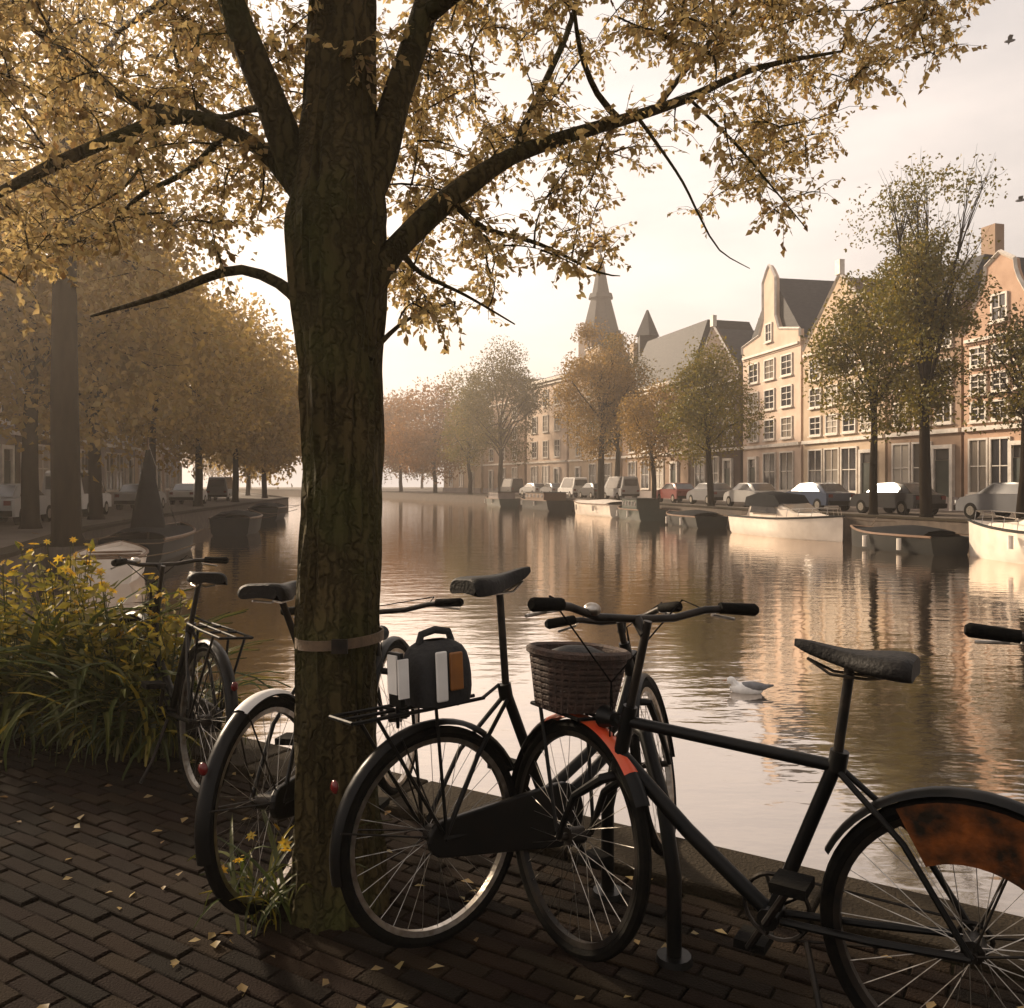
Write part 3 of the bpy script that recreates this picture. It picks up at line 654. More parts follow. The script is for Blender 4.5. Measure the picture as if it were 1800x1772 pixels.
# ------------------------------------------------------------------ boats
def boat(p, rz, L, W, hull, label, kind='open', hh=.75, cover=None, name='boat', cat='boat', side=-1):
    root = empty(name, (p[0], p[1], -1.0), rz); tag(root, label, cat, 'boats moored along the canal')
    secs = []; secd = []
    for i in range(13):
        t = i/12; x = -L/2+L*t
        w = W/2*(1-max(0, (t-.45)/.55)**2.2)*(0.86+.14*min(1, t*4)); w = max(w, .02)
        z = hh*(1+.35*max(0, t-.5)**1.5*2); kx = .25*max(0, t-.6)
        secs.append([(x-kx*.8, -w*.62, -.25), (x-kx*.3, -w*.9, hh*.15), (x, -w, z), (x, -w+.06, z+.02), (x, -w+.08, z-.08), (x, 0, z-.06 if kind != 'open' else z-.1)])
        secs[-1] += [(a, -b_, c_) for a, b_, c_ in reversed(secs[-1][:-1])]
    mb = MB().loft(secs); n = len(secs[0]); mb.add([secs[0][k] for k in (0, 1, 2, 8, 9, 10)], [(0, 1, 2, 3, 4, 5)])
    mb.build('hull', hull, root)
    rb = MB(); rb.tube([s[2] for s in secs], .045, 6).tube([s[8] for s in secs], .045, 6); rb.build('rubbing_strake', M['boat_wood'] if kind != 'cruiser' else M['boat_dark'], root)
    if kind == 'cruiser':
        q = []
        for x, w, z in ((-L*.30, W*.40, hh+.10), (-L*.28, W*.36, hh+.62), (L*.02, W*.34, hh+.66), (L*.16, W*.28, hh+.28), (L*.36, W*.10, hh+.16)):
            q.append([(x, -w, hh-.1), (x, -w*.94, z-.06), (x, -w*.8, z), (x, w*.8, z), (x, w*.94, z-.06), (x, w, hh-.1)])
        cb_ = MB().loft(q, smooth=False); cb_.add(q[0], [tuple(range(6))]); cb_.build('cabin', hull, root)
        g = MB()
        for s_ in (-1, 1):
            g.add([(-L*.26, s_*W*.385, hh+.2), (L*.04, s_*W*.365, hh+.2), (L*.0, s_*W*.345, hh+.50), (-L*.25, s_*W*.365, hh+.50)], [(0, 1, 2, 3)])
        g.add([(L*.175, -W*.25, hh+.30), (L*.175, W*.25, hh+.30), (L*.035, W*.30, hh+.67), (L*.035, -W*.30, hh+.67)], [(0, 1, 2, 3)])
        g.build('cabin_window', M['glass'], root)
        cv = MB(); q = []
        for x, z in ((-L*.36, hh+.5), (-L*.34, hh+1.0), (-L*.2, hh+1.2), (-L*.02, hh+1.1), (L*.04, hh+.7)):
            q.append([(x, -W*.36, hh+.5), (x, -W*.32, z-.08), (x, 0, z), (x, W*.32, z-.08), (x, W*.36, hh+.5)])
        cv.loft(q); cv.build('canopy', M['canvas'], root)
        rl = MB(); top = [Vector(s[2])+Vector((0, .08, .38)) for s in secs[7:12]]; top2 = [Vector(s[8])+Vector((0, -.08, .38)) for s in secs[7:12]]
        rl.tube(top+list(reversed(top2)), .018, 5)
        for v, s in zip(top, secs[7:12]): rl.tube([v, s[2]], .014, 4)
        for v, s in zip(top2, secs[7:12]): rl.tube([v, s[8]], .014, 4)
        rl.build('bow_rail', M['chrome'], root)
    elif kind == 'barge':
        MB().box((-L*.12, 0, hh+.3), (L*.5, W*.72, .75)).build('cabin', cover or M['boat_wood'], root, .05)
        for i in range(5):
            for s_ in (-1, 1):
                MB().box((-L*.32+i*L*.1, s_*W*.365, hh+.38), (L*.055, .03, .3)).build('cabin_window', M['glass'], root)
        MB().box((-L*.12, 0, hh+.70), (L*.53, W*.78, .06)).build('cabin_roof', M['boat_dark'], root)
    elif cover:
        q = []
        for i, s in enumerate(secs[1:11]):
            w = abs(s[2][1]); z = s[2][2]; h = .28*math.sin(PI*min(1, (i+1)/10)**.7)+.05
            q.append([(s[2][0], -w-.01, z), (s[2][0], -w*.6, z+h*.75), (s[2][0], 0, z+h), (s[2][0], w*.6, z+h*.75), (s[2][0], w+.01, z)])
        MB().loft(q).build('cover', cover, root)
    else:
        for k in (-.3, -.05, .2): MB().box((L*k, 0, hh-.05), (.28, W*.82, .05)).build('thwart', M['boat_wood'], root)
    for x_, dx_ in ((L*.44, 1.6), (-L*.46, -1.4)):
        a_ = Vector((x_, side*W*.2, hh+.1)); b_ = Vector((x_+dx_, side*(W/2+1.3), 1.0)); MB().tube([a_, a_.lerp(b_, .35)-Vector((0, 0, .14)), a_.lerp(b_, .7)-Vector((0, 0, .12)), b_], .016, 5).build('mooring_rope', M['strap'], root)
    for k in (-.25, .1):
        f = MB().tube([(L*k, W/2+.06, hh-.1), (L*k, W/2+.06, hh-.5)], [.08, .08], 8).build('fender', M['white_trim'], root)
    return root
def rdir_at(y): p, t_ = at_y(Rb, y); return math.atan2(t_.y, t_.x)
boat((12.6, 38.5), rdir_at(38)+PI, 7.2, 2.5, M['boat_white'], 'white motor cruiser with dark canopy moored mid right bank', 'cruiser', .85, name='motor_boat', side=1)
boat((14.0, 31.0), rdir_at(31), 5.0, 1.9, M['boat_dark'], 'dark covered sloop between the two pale boats on the right', 'open', .6, M['canvas'])
boat((16.4, 25.2), rdir_at(26), 7.0, 2.7, M['boat_white'], 'cream motor boat cut by the right edge of the picture', 'cruiser', .95, name='motor_boat')
boat((6.6, 65.0), rdir_at(66)+.1, 9.5, 2.8, M['boat_white'], 'cream boat moored in the distance below the brown tree', 'cover', .9, M['lightcanvas'])
boat((8.4, 57.5), rdir_at(57), 6, 2.2, M['boat_green'], 'dark green boat next to the distant cream boat', 'barge', .7, M['boat_green'])
boat((10.2, 49.0), rdir_at(48), 6, 2.2, M['boat_dark'], 'low dark boat left of the white cruiser', 'open', .6, M['canvas'])
boat((2.7, 80.0), rdir_at(80), 11, 3, M['boat_dark'], 'long dark house barge far along the right bank', 'barge', .9, M['boat_wood'])
boat((-1.4, 93.0), rdir_at(93), 8, 2.6, M['boat_green'], 'small green barge farthest along the right bank', 'barge', .8, M['w_grey'])
def ldir_at(y): p, t_ = at_y(Lb, y); return math.atan2(t_.y, t_.x)
sb = boat((-12.2, 29.5), ldir_at(30), 7.5, 2.2, M['boat_dark'], 'long dark boat with furled dark sail on the left bank', 'open', .7, M['canvas'], name='sailing_boat', side=1)
MB().tube([(-1.6, 0, .6), (-1.6, 0, 3.9)], [.05, .03], 6).build('mast', M['boat_wood'], sb)
MB().tube([(-1.6, 0, .85), (-1.62, 0, 1.5), (-1.62, 0, 2.4), (-1.6, 0, 3.5)], [.55, .46, .27, .07], 10).build('furled_sail', M['canvas'], sb)
MB().tube([(-1.6, 0, 3.7), (3.0, 0, .8)], .012, 4).build('forestay', M['spoke'], sb)
boat((-13.4, 42.0), ldir_at(41), 5.5, 2.1, M['boat_dark'], 'dark covered boat in the middle of the left bank', 'open', .8, M['canvas'])
boat((-16.6, 58.5), ldir_at(58), 6.5, 2.2, M['boat_dark'], 'dark boat close to the left side of the big trunk', 'open', .8, M['canvas'])
boat((-10.4, 22.2), ldir_at(22), 4.2, 1.7, M['boat_white'], 'small white boat above the yellow flowering plants', 'open', .6, None)

# ------------------------------------------------------------------ birds
def bird(p, s, label, floating=False):
    root = empty('bird', p, random.uniform(0, 6)); tag(root, label, 'bird')
    if floating:
        root.rotation_euler.z = PI*.92
        MB().ell((0, 0, .04), (.19*s, .085*s, .075*s)).ell((.17*s, 0, .13*s), (.05*s, .04*s, .045*s)).tube([(.1*s, 0, .06), (.15*s, 0, .12*s)], [.05*s, .035*s], 8).build('body', M['bird_w'], root)
        MB().ell((-.07*s, 0, .075), (.17*s, .08*s, .055*s)).tube([(-.15*s, 0, .07), (-.3*s, 0, .1)], [.04*s, .01*s], 6).build('wings', M['bird_g'], root)
        MB().tube([(.21*s, 0, .13*s), (.27*s, 0, .12*s)], [.012, .004], 6).build('beak', M['orange_pl'], root)
    else:
        MB().ell((0, 0, 0), (.16*s, .05*s, .05*s)).build('body', M['bird_g'], root)
        for k in (-1, 1):
            MB().add([(.06*s, 0, .02), (.09*s, k*.16*s, .10*s), (-.02*s, k*.36*s, .04*s), (-.06*s, k*.15*s, .08*s), (-.06*s, 0, .02)], [(0, 1, 3, 4), (1, 2, 3)]).build('wing', M['bird_g'], root)
bird(P(1775, 72, 32), 1.2, 'small dark bird flying in the top right corner')
bird(P(1794, 352, 40), 1.4, 'dark bird at the right edge above the rooftops')
bird(((1312-900)/F*9.8, 9.8, -1.0), 1.0, 'white gull floating on the canal behind the handlebar', True)

# ------------------------------------------------------------------ the near tree
tree = empty('near_tree', (-.575, 2.85, 0)); tag(tree, 'large golden-leaved tree with straight dark trunk the bicycles lean around', 'tree')
TO = Vector((-.575, 2.85, 0))
def tl(v): return Vector(v)-TO
from mathutils import noise as mnoise
def barktube(path, radii, n, rough, name, parent, seg=.04):
    """tube resampled finely with ridged bark relief"""
    pts = [Vector(p) for p in path]; out_p = []; out_r = []
    for i in range(len(pts)-1):
        p0 = pts[max(i-1, 0)]; p1 = pts[i]; p2 = pts[i+1]; p3 = pts[min(i+2, len(pts)-1)]
        k = max(2, int((p2-p1).length/seg))
        for j in range(k):
            t = j/k
            q = .5*((2*p1)+(p2-p0)*t+(2*p0-5*p1+4*p2-p3)*t*t+(3*p1-p0-3*p2+p3)*t**3)
            out_p.append(q); out_r.append(radii[i]*(1-t)+radii[i+1]*t)
    out_p.append(pts[-1]); out_r.append(radii[-1])
    mb = MB().tube(out_p, out_r, n)
    k = len(out_p)
    for i in range(k):
        for j in range(n):
            v = Vector(mb.v[i*n+j]); c_ = out_p[i]; d = v-c_; r = d.length
            if r < 1e-5: continue
            a = math.atan2(d.y, d.x)
            q = Vector((math.cos(a)*5+c_.x*.5, math.sin(a)*5, v.z*1.7)); rid = abs(mnoise.noise(q*1.6))
            low = mnoise.noise(Vector((math.cos(a)*1.2, math.sin(a)*1.2, v.z*1.1)))
            mb.v[i*n+j] = tuple(c_+d*(1+rough*(rid-.25)+rough*.6*low))
    return mb.build(name, M['bark'], parent), out_p, out_r
D0 = 2.85
trunk_path = [(0, 0, -.15), (0, 0, .0), (0, 0, .12), (0, 0, .35), (-.003, 0, .8), (.0, 0, 1.4), (.0, 0, 1.9), (.0, 0, 2.3), (.0, .01, 2.65), (.01, .02, 3.2), (.0, .04, 4.2), (.03, .1, 5.6), (.0, .1, 7.4)]
trunk_r = [.20, .180, .152, .138, .130, .126, .130, .150, .118, .108, .095, .065, .02]
barktube(trunk_path, trunk_r, 64, .30, 'trunk', tree, .035)
SK = []     # skeleton points (tree-local position, radius)
for z in np.arange(2.2, 7.2, .15): SK.append((Vector((0, .03, z)), .05))
def limb(pix, radii, name='limb'):
    path = [tl(P(*q)) for q in pix]
    o, pp, rr = barktube(path, radii, 14, .12, name, tree, .05)
    for a, b_ in zip(pp[4:], rr[4:]): SK.append((a, b_))
    return pp
limb([(560, 345, 2.85), (520, 290, 2.83), (480, 190, 2.80), (440, 90, 2.76), (400, -20, 2.7), (330, -260, 2.6), (240, -520, 2.5)], [.085, .060, .052, .048, .042, .032, .01])
limb([(625, 350, 2.85), (668, 280, 2.87), (694, 180, 2.9), (728, 80, 2.95), (765, -40, 3.0), (850, -300, 3.2), (930, -600, 3.3)], [.085, .058, .050, .048, .044, .03, .01])
limb([(560, 370, 2.88), (510, 315, 2.9), (465, 268, 2.95), (400, 228, 3.0), (320, 205, 3.05), (230, 232, 3.05), (90, 292, 3.0), (-60, 370, 2.95)], [.06, .036, .028, .026, .026, .023, .022, .012])
limb([(335, 206, 3.05), (290, 195, 3.1), (210, 165, 3.2), (120, 100, 3.3), (20, 20, 3.5), (-120, -80, 3.7)], [.024, .020, .019, .016, .013, .008])
limb([(580, 600, 2.85), (532, 535, 2.84), (490, 498, 2.84), (425, 474, 2.86), (360, 490, 2.9), (290, 518, 2.95), (160, 556, 3.1)], [.04, .024, .019, .017, .015, .012, .004])
limb([(612, 560, 2.85), (655, 500, 2.86), (690, 445, 2.88), (760, 375, 2.93), (830, 320, 3.0), (900, 275, 3.05), (1010, 236, 3.15), (1110, 206, 3.25), (1210, 172, 3.35), (1330, 120, 3.5), (1480, 90, 3.7)], [.075, .048, .042, .041, .038, .030, .026, .022, .018, .012, .005])
limb([(905, 272, 3.05), (925, 215, 3.15), (965, 130, 3.3), (1000, 50, 3.5), (1030, -60, 3.7)], [.018, .015, .013, .012, .008], 'branch')
limb([(1090, 212, 3.22), (1050, 165, 3.2), (1020, 90, 3.15), (1010, 20, 3.1)], [.014, .012, .010, .006], 'branch')
limb([(1150, 195, 3.3), (1200, 130, 3.4), (1260, 60, 3.6), (1320, -20, 3.8)], [.013, .011, .010, .007], 'branch')
limb([(1120, 205, 3.25), (1160, 260, 3.25), (1200, 320, 3.25), (1232, 385, 3.28), (1265, 440, 3.3), (1318, 472, 3.35)], [.008, .006, .005, .004, .003, .0015], 'branch')
limb([(1210, 172, 3.35), (1290, 250, 3.4), (1350, 320, 3.45), (1420, 405, 3.5)], [.007, .006, .004, .002], 'branch')
limb([(790, 350, 2.97), (850, 400, 3.1), (950, 430, 3.3), (1050, 478, 3.5), (1090, 485, 3.55)], [.014, .010, .008, .005, .002], 'branch')
limb([(700, 435, 2.9), (740, 480, 3.1), (820, 520, 3.3), (905, 570, 3.5)], [.012, .009, .006, .003], 'branch')
limb([(650, 630, 2.8), (672, 600, 2.85), (720, 560, 3.0), (800, 530, 3.2)], [.012, .009, .006, .003], 'branch')
limb([(400, 232, 3.0), (330, 300, 3.2), (240, 350, 3.4), (170, 430, 3.6)], [.014, .012, .010, .005], 'branch')
limb([(480, 190, 2.8), (440, 192, 2.9), (380, 205, 3.1), (330, 160, 3.3), (300, 70, 3.5)], [.014, .012, .010, .008, .006], 'branch')
limb([(745, 30, 2.97), (860, -60, 2.8), (1050, -170, 2.6), (1300, -280, 2.3), (1600, -420, 2.0)], [.035, .03, .026, .02, .008])
limb([(590, -60, 2.85), (480, -200, 2.5), (380, -420, 2.1), (300, -900, 1.4)], [.05, .04, .03, .01])
limb([(620, -80, 2.9), (740, -260, 3.6), (900, -300, 4.6), (1020, -250, 5.6)], [.05, .04, .03, .01])
limb([(600, -60, 2.9), (500, -80, 3.7), (330, -20, 4.7), (200, 60, 5.6)], [.05, .04, .03, .01])

ylow = [(-200, 560), (0, 540), (150, 480), (300, 430), (450, 420), (530, 400), (660, 600), (800, 590), (920, 560), (945, 490), (1080, 480), (1180, 470), (1230, 400), (1300, 400), (1420, 410), (1475, 280), (1510, 190), (1640, 130), (1720, 20), (1800, -40), (2300, -300)]
yl = lambda x: np.interp(x, [a for a, b_ in ylow], [b_ for a, b_ in ylow])
targets = []
rr = random.Random(11)
while len(targets) < 860:
    x = rr.uniform(-120, 1760); y = rr.uniform(-160, 600)
    if y > yl(x)-12: continue
    nv = mnoise.noise(Vector((x/135, y/135, 3.3)))
    if nv < -.24 and x > 520: continue
    if 1080 < x < 1300 and 240 < y < 470 and rr.random() < .4: continue
    if 900 < x < 1200 and 290 < y < 410 and rr.random() < .8: continue
    if 250 < x < 540 and y > 300 and rr.random() < .45: continue
    far = rr.random()
    d = rr.uniform(2.7, 5.2) if x < 1300 else rr.uniform(3.2, 4.6)
    targets.append(P(x, y, d)-TO)
for _ in range(240):     # crown outside the picture, above and towards the viewer
    a = rr.uniform(0, 2*PI); r = rr.uniform(.5, 3.4); z = rr.uniform(3.3, 7.6)
    v = Vector((math.cos(a)*r, math.sin(a)*r, z)); w = v+TO
    if w.y > .3:
        py = HY-(w.z-CAM_H)/w.y*F; px = CX+w.x/w.y*F
        if py > -40 and py > yl(px): continue
    targets.append(v)
targets.sort(key=lambda v: (v-Vector((0, 0, min(max(v.z, 2.2), 7)))).length)
SKp = np.array([tuple(a) for a, b_ in SK]); 
tw = MB(); lp = []; la = []
for v in targets:
    dd = SKp-np.array(tuple(v)); dist = np.linalg.norm(dd, axis=1)
    dist2 = dist+np.maximum(0, (SKp[:, 2]-v.z))*.15
    i = int(np.argmin(dist2)); s_ = Vector(SKp[i]); L = (v-s_).length
    if L < .02: continue
    side = Vector((rr.uniform(-1, 1), rr.uniform(-1, 1), rr.uniform(0, .8)))*L*.16
    c1 = s_.lerp(v, .35)+side; c2 = s_.lerp(v, .7)+side*.8
    pts = []
    for k in range(7):
        t = k/6; pts.append(s_*(1-t)**3+c1*3*t*(1-t)**2+c2*3*t*t*(1-t)+v*t**3)
    r0 = min(.011, .0035+L*.005)
    tw.tube(pts, [r0*(1-.75*k/6) for k in range(7)], 4, cap=False)
    SKp = np.vstack([SKp, [tuple(q) for q in pts[2:]]])
    ns = int(6+L*7)
    for k in range(ns):
        t = .25+.75*(k+rr.random())/ns; f = t*6; i0 = min(5, int(f)); q = pts[i0].lerp(pts[i0+1], f-i0)
        sdv = Vector((rr.gauss(0, 1), rr.gauss(0, 1), rr.gauss(-.15, .7))).normalized(); sl_ = rr.uniform(.07, .19)
        e = q+sdv*sl_; m_ = q.lerp(e, .55)+Vector((0, 0, .02))
        tw.tube([q, m_, e], [.0016, .0012, .0006], 3, cap=False)
        for j in range(rr.randint(7, 11)):
            u = (j+1.0)/9; b_ = q.lerp(e, min(1, u)); lp.append(tuple(b_))
            dv = sdv*.6+Vector((rr.gauss(0, .7), rr.gauss(0, .7), rr.gauss(-.5, .5))); la.append(tuple(dv))
tag(tw.build('twigs', M['bark'], tree), kind='stuff')
lp = np.array(lp); la = np.array(la)+1e-4; nl = len(lp)
ln = RNG.uniform(.016, .040, nl); nr = RNG.normal(size=(nl, 3)); nr[:, 2] += .5
W_ = lp+np.array(tuple(TO)); pxx = CX+W_[:, 0]/np.maximum(W_[:, 1], .1)*F; pyy = HY-(W_[:, 2]-CAM_H)/np.maximum(W_[:, 1], .1)*F
vis = (W_[:, 1] > .5) & (pxx > 0) & (pxx < 1800) & (pyy > 0) & (pyy < 1772)
score = np.where(vis, ln/np.maximum(W_[:, 1], .5), 0); order = np.argsort(-score); big = order[:290]; rest = order[290:]
inst('leaves', leaf_mesh_np('leaves', lp[rest], nr[rest], la[rest], ln[rest], ln[rest]*.62, M['leaf_gold']), tree)['kind'] = 'stuff'
one = MB()
one.add([(0, 0, 0), (.3, .28, .07), (.65, .27, .05), (1, 0, -.08), (.65, -.27, .05), (.3, -.28, .07), (.5, 0, 0)], [(0, 1, 6), (1, 2, 6), (2, 3, 6), (3, 4, 6), (4, 5, 6), (5, 0, 6)])
lme = one.mesh('leaf', M['leaf_gold'])
for i in big:
    a = Vector(la[i]).normalized(); q = a.to_track_quat('X', 'Z').to_euler()
    o = inst('leaf', lme, tree, tuple(lp[i]), (q.x+rr.uniform(-1, 1), q.y, q.z), (ln[i],)*3)
print('leaves', nl)

# strap round the trunk
st = empty('strap', (-.575, 2.85, 0)); tag(st, 'tan band strapped round the big tree trunk above the bicycles', 'strap')
ring = []
for i in range(40):
    a = 2*PI*i/40; ring.append((math.cos(a)*.139, math.sin(a)*.139, .885+.01*math.cos(a)))
mb = MB(); n = 40
vs = []
for x, y, z in ring: vs += [(x, y, z-.016), (x*1.05, y*1.05, z-.016), (x*1.05, y*1.05, z+.016), (x, y, z+.016)]
fs = []
for i in range(n):
    j = (i+1) % n
    for k in range(4): fs.append((i*4+k, j*4+k, j*4+(k+1) % 4, i*4+(k+1) % 4))
mb.add(vs, fs, True); mb.build('band', M['strap'], st)
MB().box((.03, -.152, .885), (.05, .012, .045)).build('buckle', M['dark_metal'], st)

# ------------------------------------------------------------------ bicycles
def arc(cx, cz, r, a0, a1, n):
    return [(cx+r*math.cos(R_(a0+(a1-a0)*i/n)), cz+r*math.sin(R_(a0+(a1-a0)*i/n))) for i in range(n+1)]
def bicycle(loc, heading, label, paint, lean=0, steer=0, wr=.34, seat=.97, bar=1.05, bar_w=.30, style='diamond', rim=None, head=((.86, .80), (.90, .62)),
            rack=False, front_basket=False, white_tail=False, red_guard=False, amber=False, chaincase=True, sweep=.16, rise=.03, stand=True, lamp=True, wb=1.08, seat_x=.22, seat_tilt=0):
    root = empty('bicycle', loc, R_(heading), R_(lean)); tag(root, label, 'bicycle', 'bicycles parked along the quay')
    rim = rim or M['chrome']
    BB = (.46, .29); RA = (0, wr); FA = (wb, wr)
    ht, hb = Vector((head[0][0], 0, head[0][1])), Vector((head[1][0], 0, head[1][1]))
    ax = (ht-hb).normalized()
    ST = Matrix.Translation(hb) @ Matrix.Rotation(R_(steer), 4, ax) @ Matrix.Translation(-hb)
    def wheel(cx, Mx):
        hubm = MB(Mx).tube([(cx, -.055, wr), (cx, -.03, wr), (cx, -.028, wr), (cx, .028, wr), (cx, .03, wr), (cx, .055, wr)], [.012, .012, .026, .026, .012, .012], 10)
        w = hubm.build('wheel', M['dark_metal'], root)
        MB(Mx).tube([(x, 0, z) for x, z in arc(cx, wr, wr-.019, 0, 360, 56)[:-1]], .019, 8, close=True).build('tyre', M['rubber'], w)
        rm = MB(Mx); c_ = arc(cx, wr, 1, 0, 360, 56)[:-1]; vs = []; fs = []
        for x, z in c_:
            dx, dz = x-cx, z-wr
            for rr_, yy in ((wr-.034, -.013), (wr-.034, .013), (wr-.05, .010), (wr-.05, -.010)): vs.append((cx+dx*rr_, yy, wr+dz*rr_))
        for i in range(56):
            j = (i+1) % 56
            for k in range(4): fs.append((i*4+k, i*4+(k+1) % 4, j*4+(k+1) % 4, j*4+k))
        rm.add(vs, fs, True).build('rim', rim, w)
        sp = MB(Mx)
        for i in range(32):
            a = 2*PI*i/32; b_ = a+(.5 if i % 4 < 2 else -.5); s_ = 1 if i % 2 else -1
            sp.tube([(cx+.024*math.cos(b_), s_*.026, wr+.024*math.sin(b_)), (cx+(wr-.048)*math.cos(a), 0, wr+(wr-.048)*math.sin(a))], .0012, 3, cap=False)
        sp.build('spokes', M['spoke'], w)
    wheel(0, None); wheel(wb, ST)
    def guard(cx, a0, a1, Mx, m, nm='mudguard', r=None, w=.026):
        r = r or wr+.018; g = MB(Mx); q = []
        for x, z in arc(0, 0, 1, a0, a1, 26):
            q.append([(cx+x*(r-.012), -w, wr+z*(r-.012)), (cx+x*r, -w*.6, wr+z*r), (cx+x*(r+.004), 0, wr+z*(r+.004)), (cx+x*r, w*.6, wr+z*r), (cx+x*(r-.012), w, wr+z*(r-.012)), (cx+x*(r-.002), 0, wr+z*(r-.002)), (cx+x*(r-.012), -w, wr+z*(r-.012))])
        o = g.loft(q).build(nm, m, root); return o
    g1 = guard(0, 25, 190, None, paint)
    gs = MB()
    for s_ in (-1, 1):
        for a_ in (110, 165): gs.tube([(0, s_*.05, wr), ((wr+.01)*math.cos(R_(a_)), s_*.022, wr+(wr+.01)*math.sin(R_(a_)))], .003, 5)
    gs.build('mudguard_stay', M['dark_metal'], g1)
    guard(wb, -8, 62, ST, paint); guard(wb, 62, 135, ST, M['red_pl'] if red_guard else paint)
    guard(wb, 135, 150, ST, paint)
    if white_tail: o = guard(0, 66, 112, None, M['white_pl'], 'mudguard_band', wr+.023, .028); o['label'] = 'white band on the mudguard'
    # frame
    bb = Vector((BB[0], 0, BB[1])); sc = Vector((.30, 0, .71)); f = MB()
    f.tube([bb, sc], .018, 12); f.tube([hb-ax*.02, ht+ax*.01], .021, 12)
    if style == 'diamond':
        f.tube([sc-Vector((0, 0, .01)), ht-ax*.035], .0165, 12)
        f.tube([hb+ax*.03, (hb+bb)/2+Vector((.012, 0, .012)), bb], .021, 12)
    else:
        f.tube([hb+ax*.07, hb+Vector((-.10, 0, -.10)), hb.lerp(bb, .55)+Vector((-.02, 0, -.0)), bb+Vector((-.01, 0, .06))], .019, 12)
        f.tube([hb+ax*.02, hb+Vector((-.07, 0, -.15)), hb.lerp(bb, .6)+Vector((0, 0, -.06)), bb], .019, 12)
    f.tube([bb-Vector((0, .04, 0)), bb+Vector((0, .04, 0))], .027, 12)
    for s_ in (-1, 1):
        f.tube([bb+Vector((-.03, s_*.025, 0)), (.22, s_*.045, .31), (0, s_*.06, wr)], .010, 8)
        f.tube([sc+Vector((-.01, s_*.015, -.02)), (.14, s_*.05, wr+.22), (0, s_*.06, wr)], .008, 8)
    f.tube([sc-Vector((0, 0, .02)), sc+Vector((-.008, 0, .03))], .023, 12)
    fo = f.build('frame', paint, root)
    # fork + handlebar
    k = MB(ST); cr = hb-ax*.035
    for s_ in (-1, 1): k.tube([cr+Vector((0, s_*.0, 0)), cr+Vector((.01, s_*.045, -.01)), (wb-.06, s_*.055, wr+.14), (wb-.015, s_*.06, wr+.04), (wb, s_*.06, wr)], [.015, .015, .012, .010, .010], 8)
    k.build('fork', paint, root)
    st_ = ht+ax*(bar-rise-ht.z)/ax.z
    hbm = MB(ST).tube([ht, st_], .0125, 10).tube([st_-ax*.04, st_+Vector((.05, 0, .0))], .016, 10).build('stem', M['dark_metal'], root)
    c_ = st_+Vector((.05, 0, 0))
    bp = [c_+Vector(q) for q in ((-sweep, -bar_w, rise), (-sweep*.75, -bar_w*.86, rise), (-sweep*.25, -bar_w*.62, rise*.8), (0, -bar_w*.35, .004), (0, 0, 0), (0, bar_w*.35, .004), (-sweep*.25, bar_w*.62, rise*.8), (-sweep*.75, bar_w*.86, rise), (-sweep, bar_w, rise))]
    hbar = MB(ST).tube(bp, .0115, 10).build('handlebar', M['dark_metal'], root)
    for s_ in (0, 1):
        e0_, e1_ = (bp[0], bp[1]) if s_ == 0 else (bp[-1], bp[-2])
        dv = (e1_-e0_).normalized(); MB(ST).tube([e0_-dv*.01, e0_+dv*.0, e0_+dv*.06, e0_+dv*.115], [.012, .019, .018, .017], 10).build('grip', M['rubber'], hbar)
        MB(ST).tube([e0_+dv*.13+Vector((.0, 0, -.012)), e0_+dv*.10+Vector((.05, 0, -.025)), e0_+dv*.02+Vector((.055, 0, -.035))], .005, 6).build('brake_lever', M['chrome'], hbar)
    be = bp[5]+Vector((0, .02, .02)); MB(ST).ell(tuple(be), (.026, .026, .02)).build('bell', M['chrome'], hbar)
    cab = MB(ST)
    for s_ in (2, 6): cab.tube([bp[s_], bp[s_]+Vector((.10, 0, .02)), ht+Vector((.09, 0, .06)), hb+Vector((.03, .01 if s_ == 6 else -.01, 0))], .0028, 5)
    cab.build('cable', M['rubber'], root)
    # saddle
    sx = seat_x; sp0 = sc; sp1 = Vector((sx+.02, 0, seat-.06))
    MB().tube([sp0, sp1, sp1+Vector((0, 0, .03))], .0125, 10).build('seat_post', M['dark_metal'], root)
    q = []
    for x, w, z, th in ((-.13, .075, .012, .055), (-.115, .098, .02, .065), (-.06, .09, .012, .06), (0, .055, 0, .05), (.06, .030, 0, .045), (.12, .020, .004, .04), (.15, .010, .0, .02)):
        z += x*math.tan(R_(seat_tilt)); q.append([(sx+x, -w, seat-th+z), (sx+x, -w*.97, seat-.018+z), (sx+x, -w*.6, seat+z), (sx+x, 0, seat+z-.004), (sx+x, w*.6, seat+z), (sx+x, w*.97, seat-.018+z), (sx+x, w, seat-th+z), (sx+x, 0, seat-th*.7+z), (sx+x, -w, seat-th+z)])
    sa = MB().loft(q); sa.add(q[0][:8], [tuple(range(8))]).add(q[-1][:8], [tuple(range(8))])
    so_ = sa.build('saddle', M['leather'], root); so_.modifiers.new('sub', 'SUBSURF').render_levels = 2
    srl = MB()
    for s_ in (-1, 1): srl.tube([(sx-.1, s_*.04, seat-.045), (sx-.02, s_*.022, seat-.062), (sx+.06, s_*.02, seat-.06), (sx+.12, 0, seat-.03)], .004, 5)
    srl.build('saddle_rail', M['chrome'], so_)
    # cranks
    ck = MB(); cr_ = .17; ca = R_(-60)
    ring_ = arc(BB[0], BB[1], .085, 0, 360, 24)[:-1]
    ck.tube([(x, -.045, z) for x, z in ring_], .006, 5, close=True)
    for i in range(5): a = 2*PI*i/5; ck.tube([(BB[0], -.045, BB[1]), (BB[0]+.085*math.cos(a), -.045, BB[1]+.085*math.sin(a))], .006, 5)
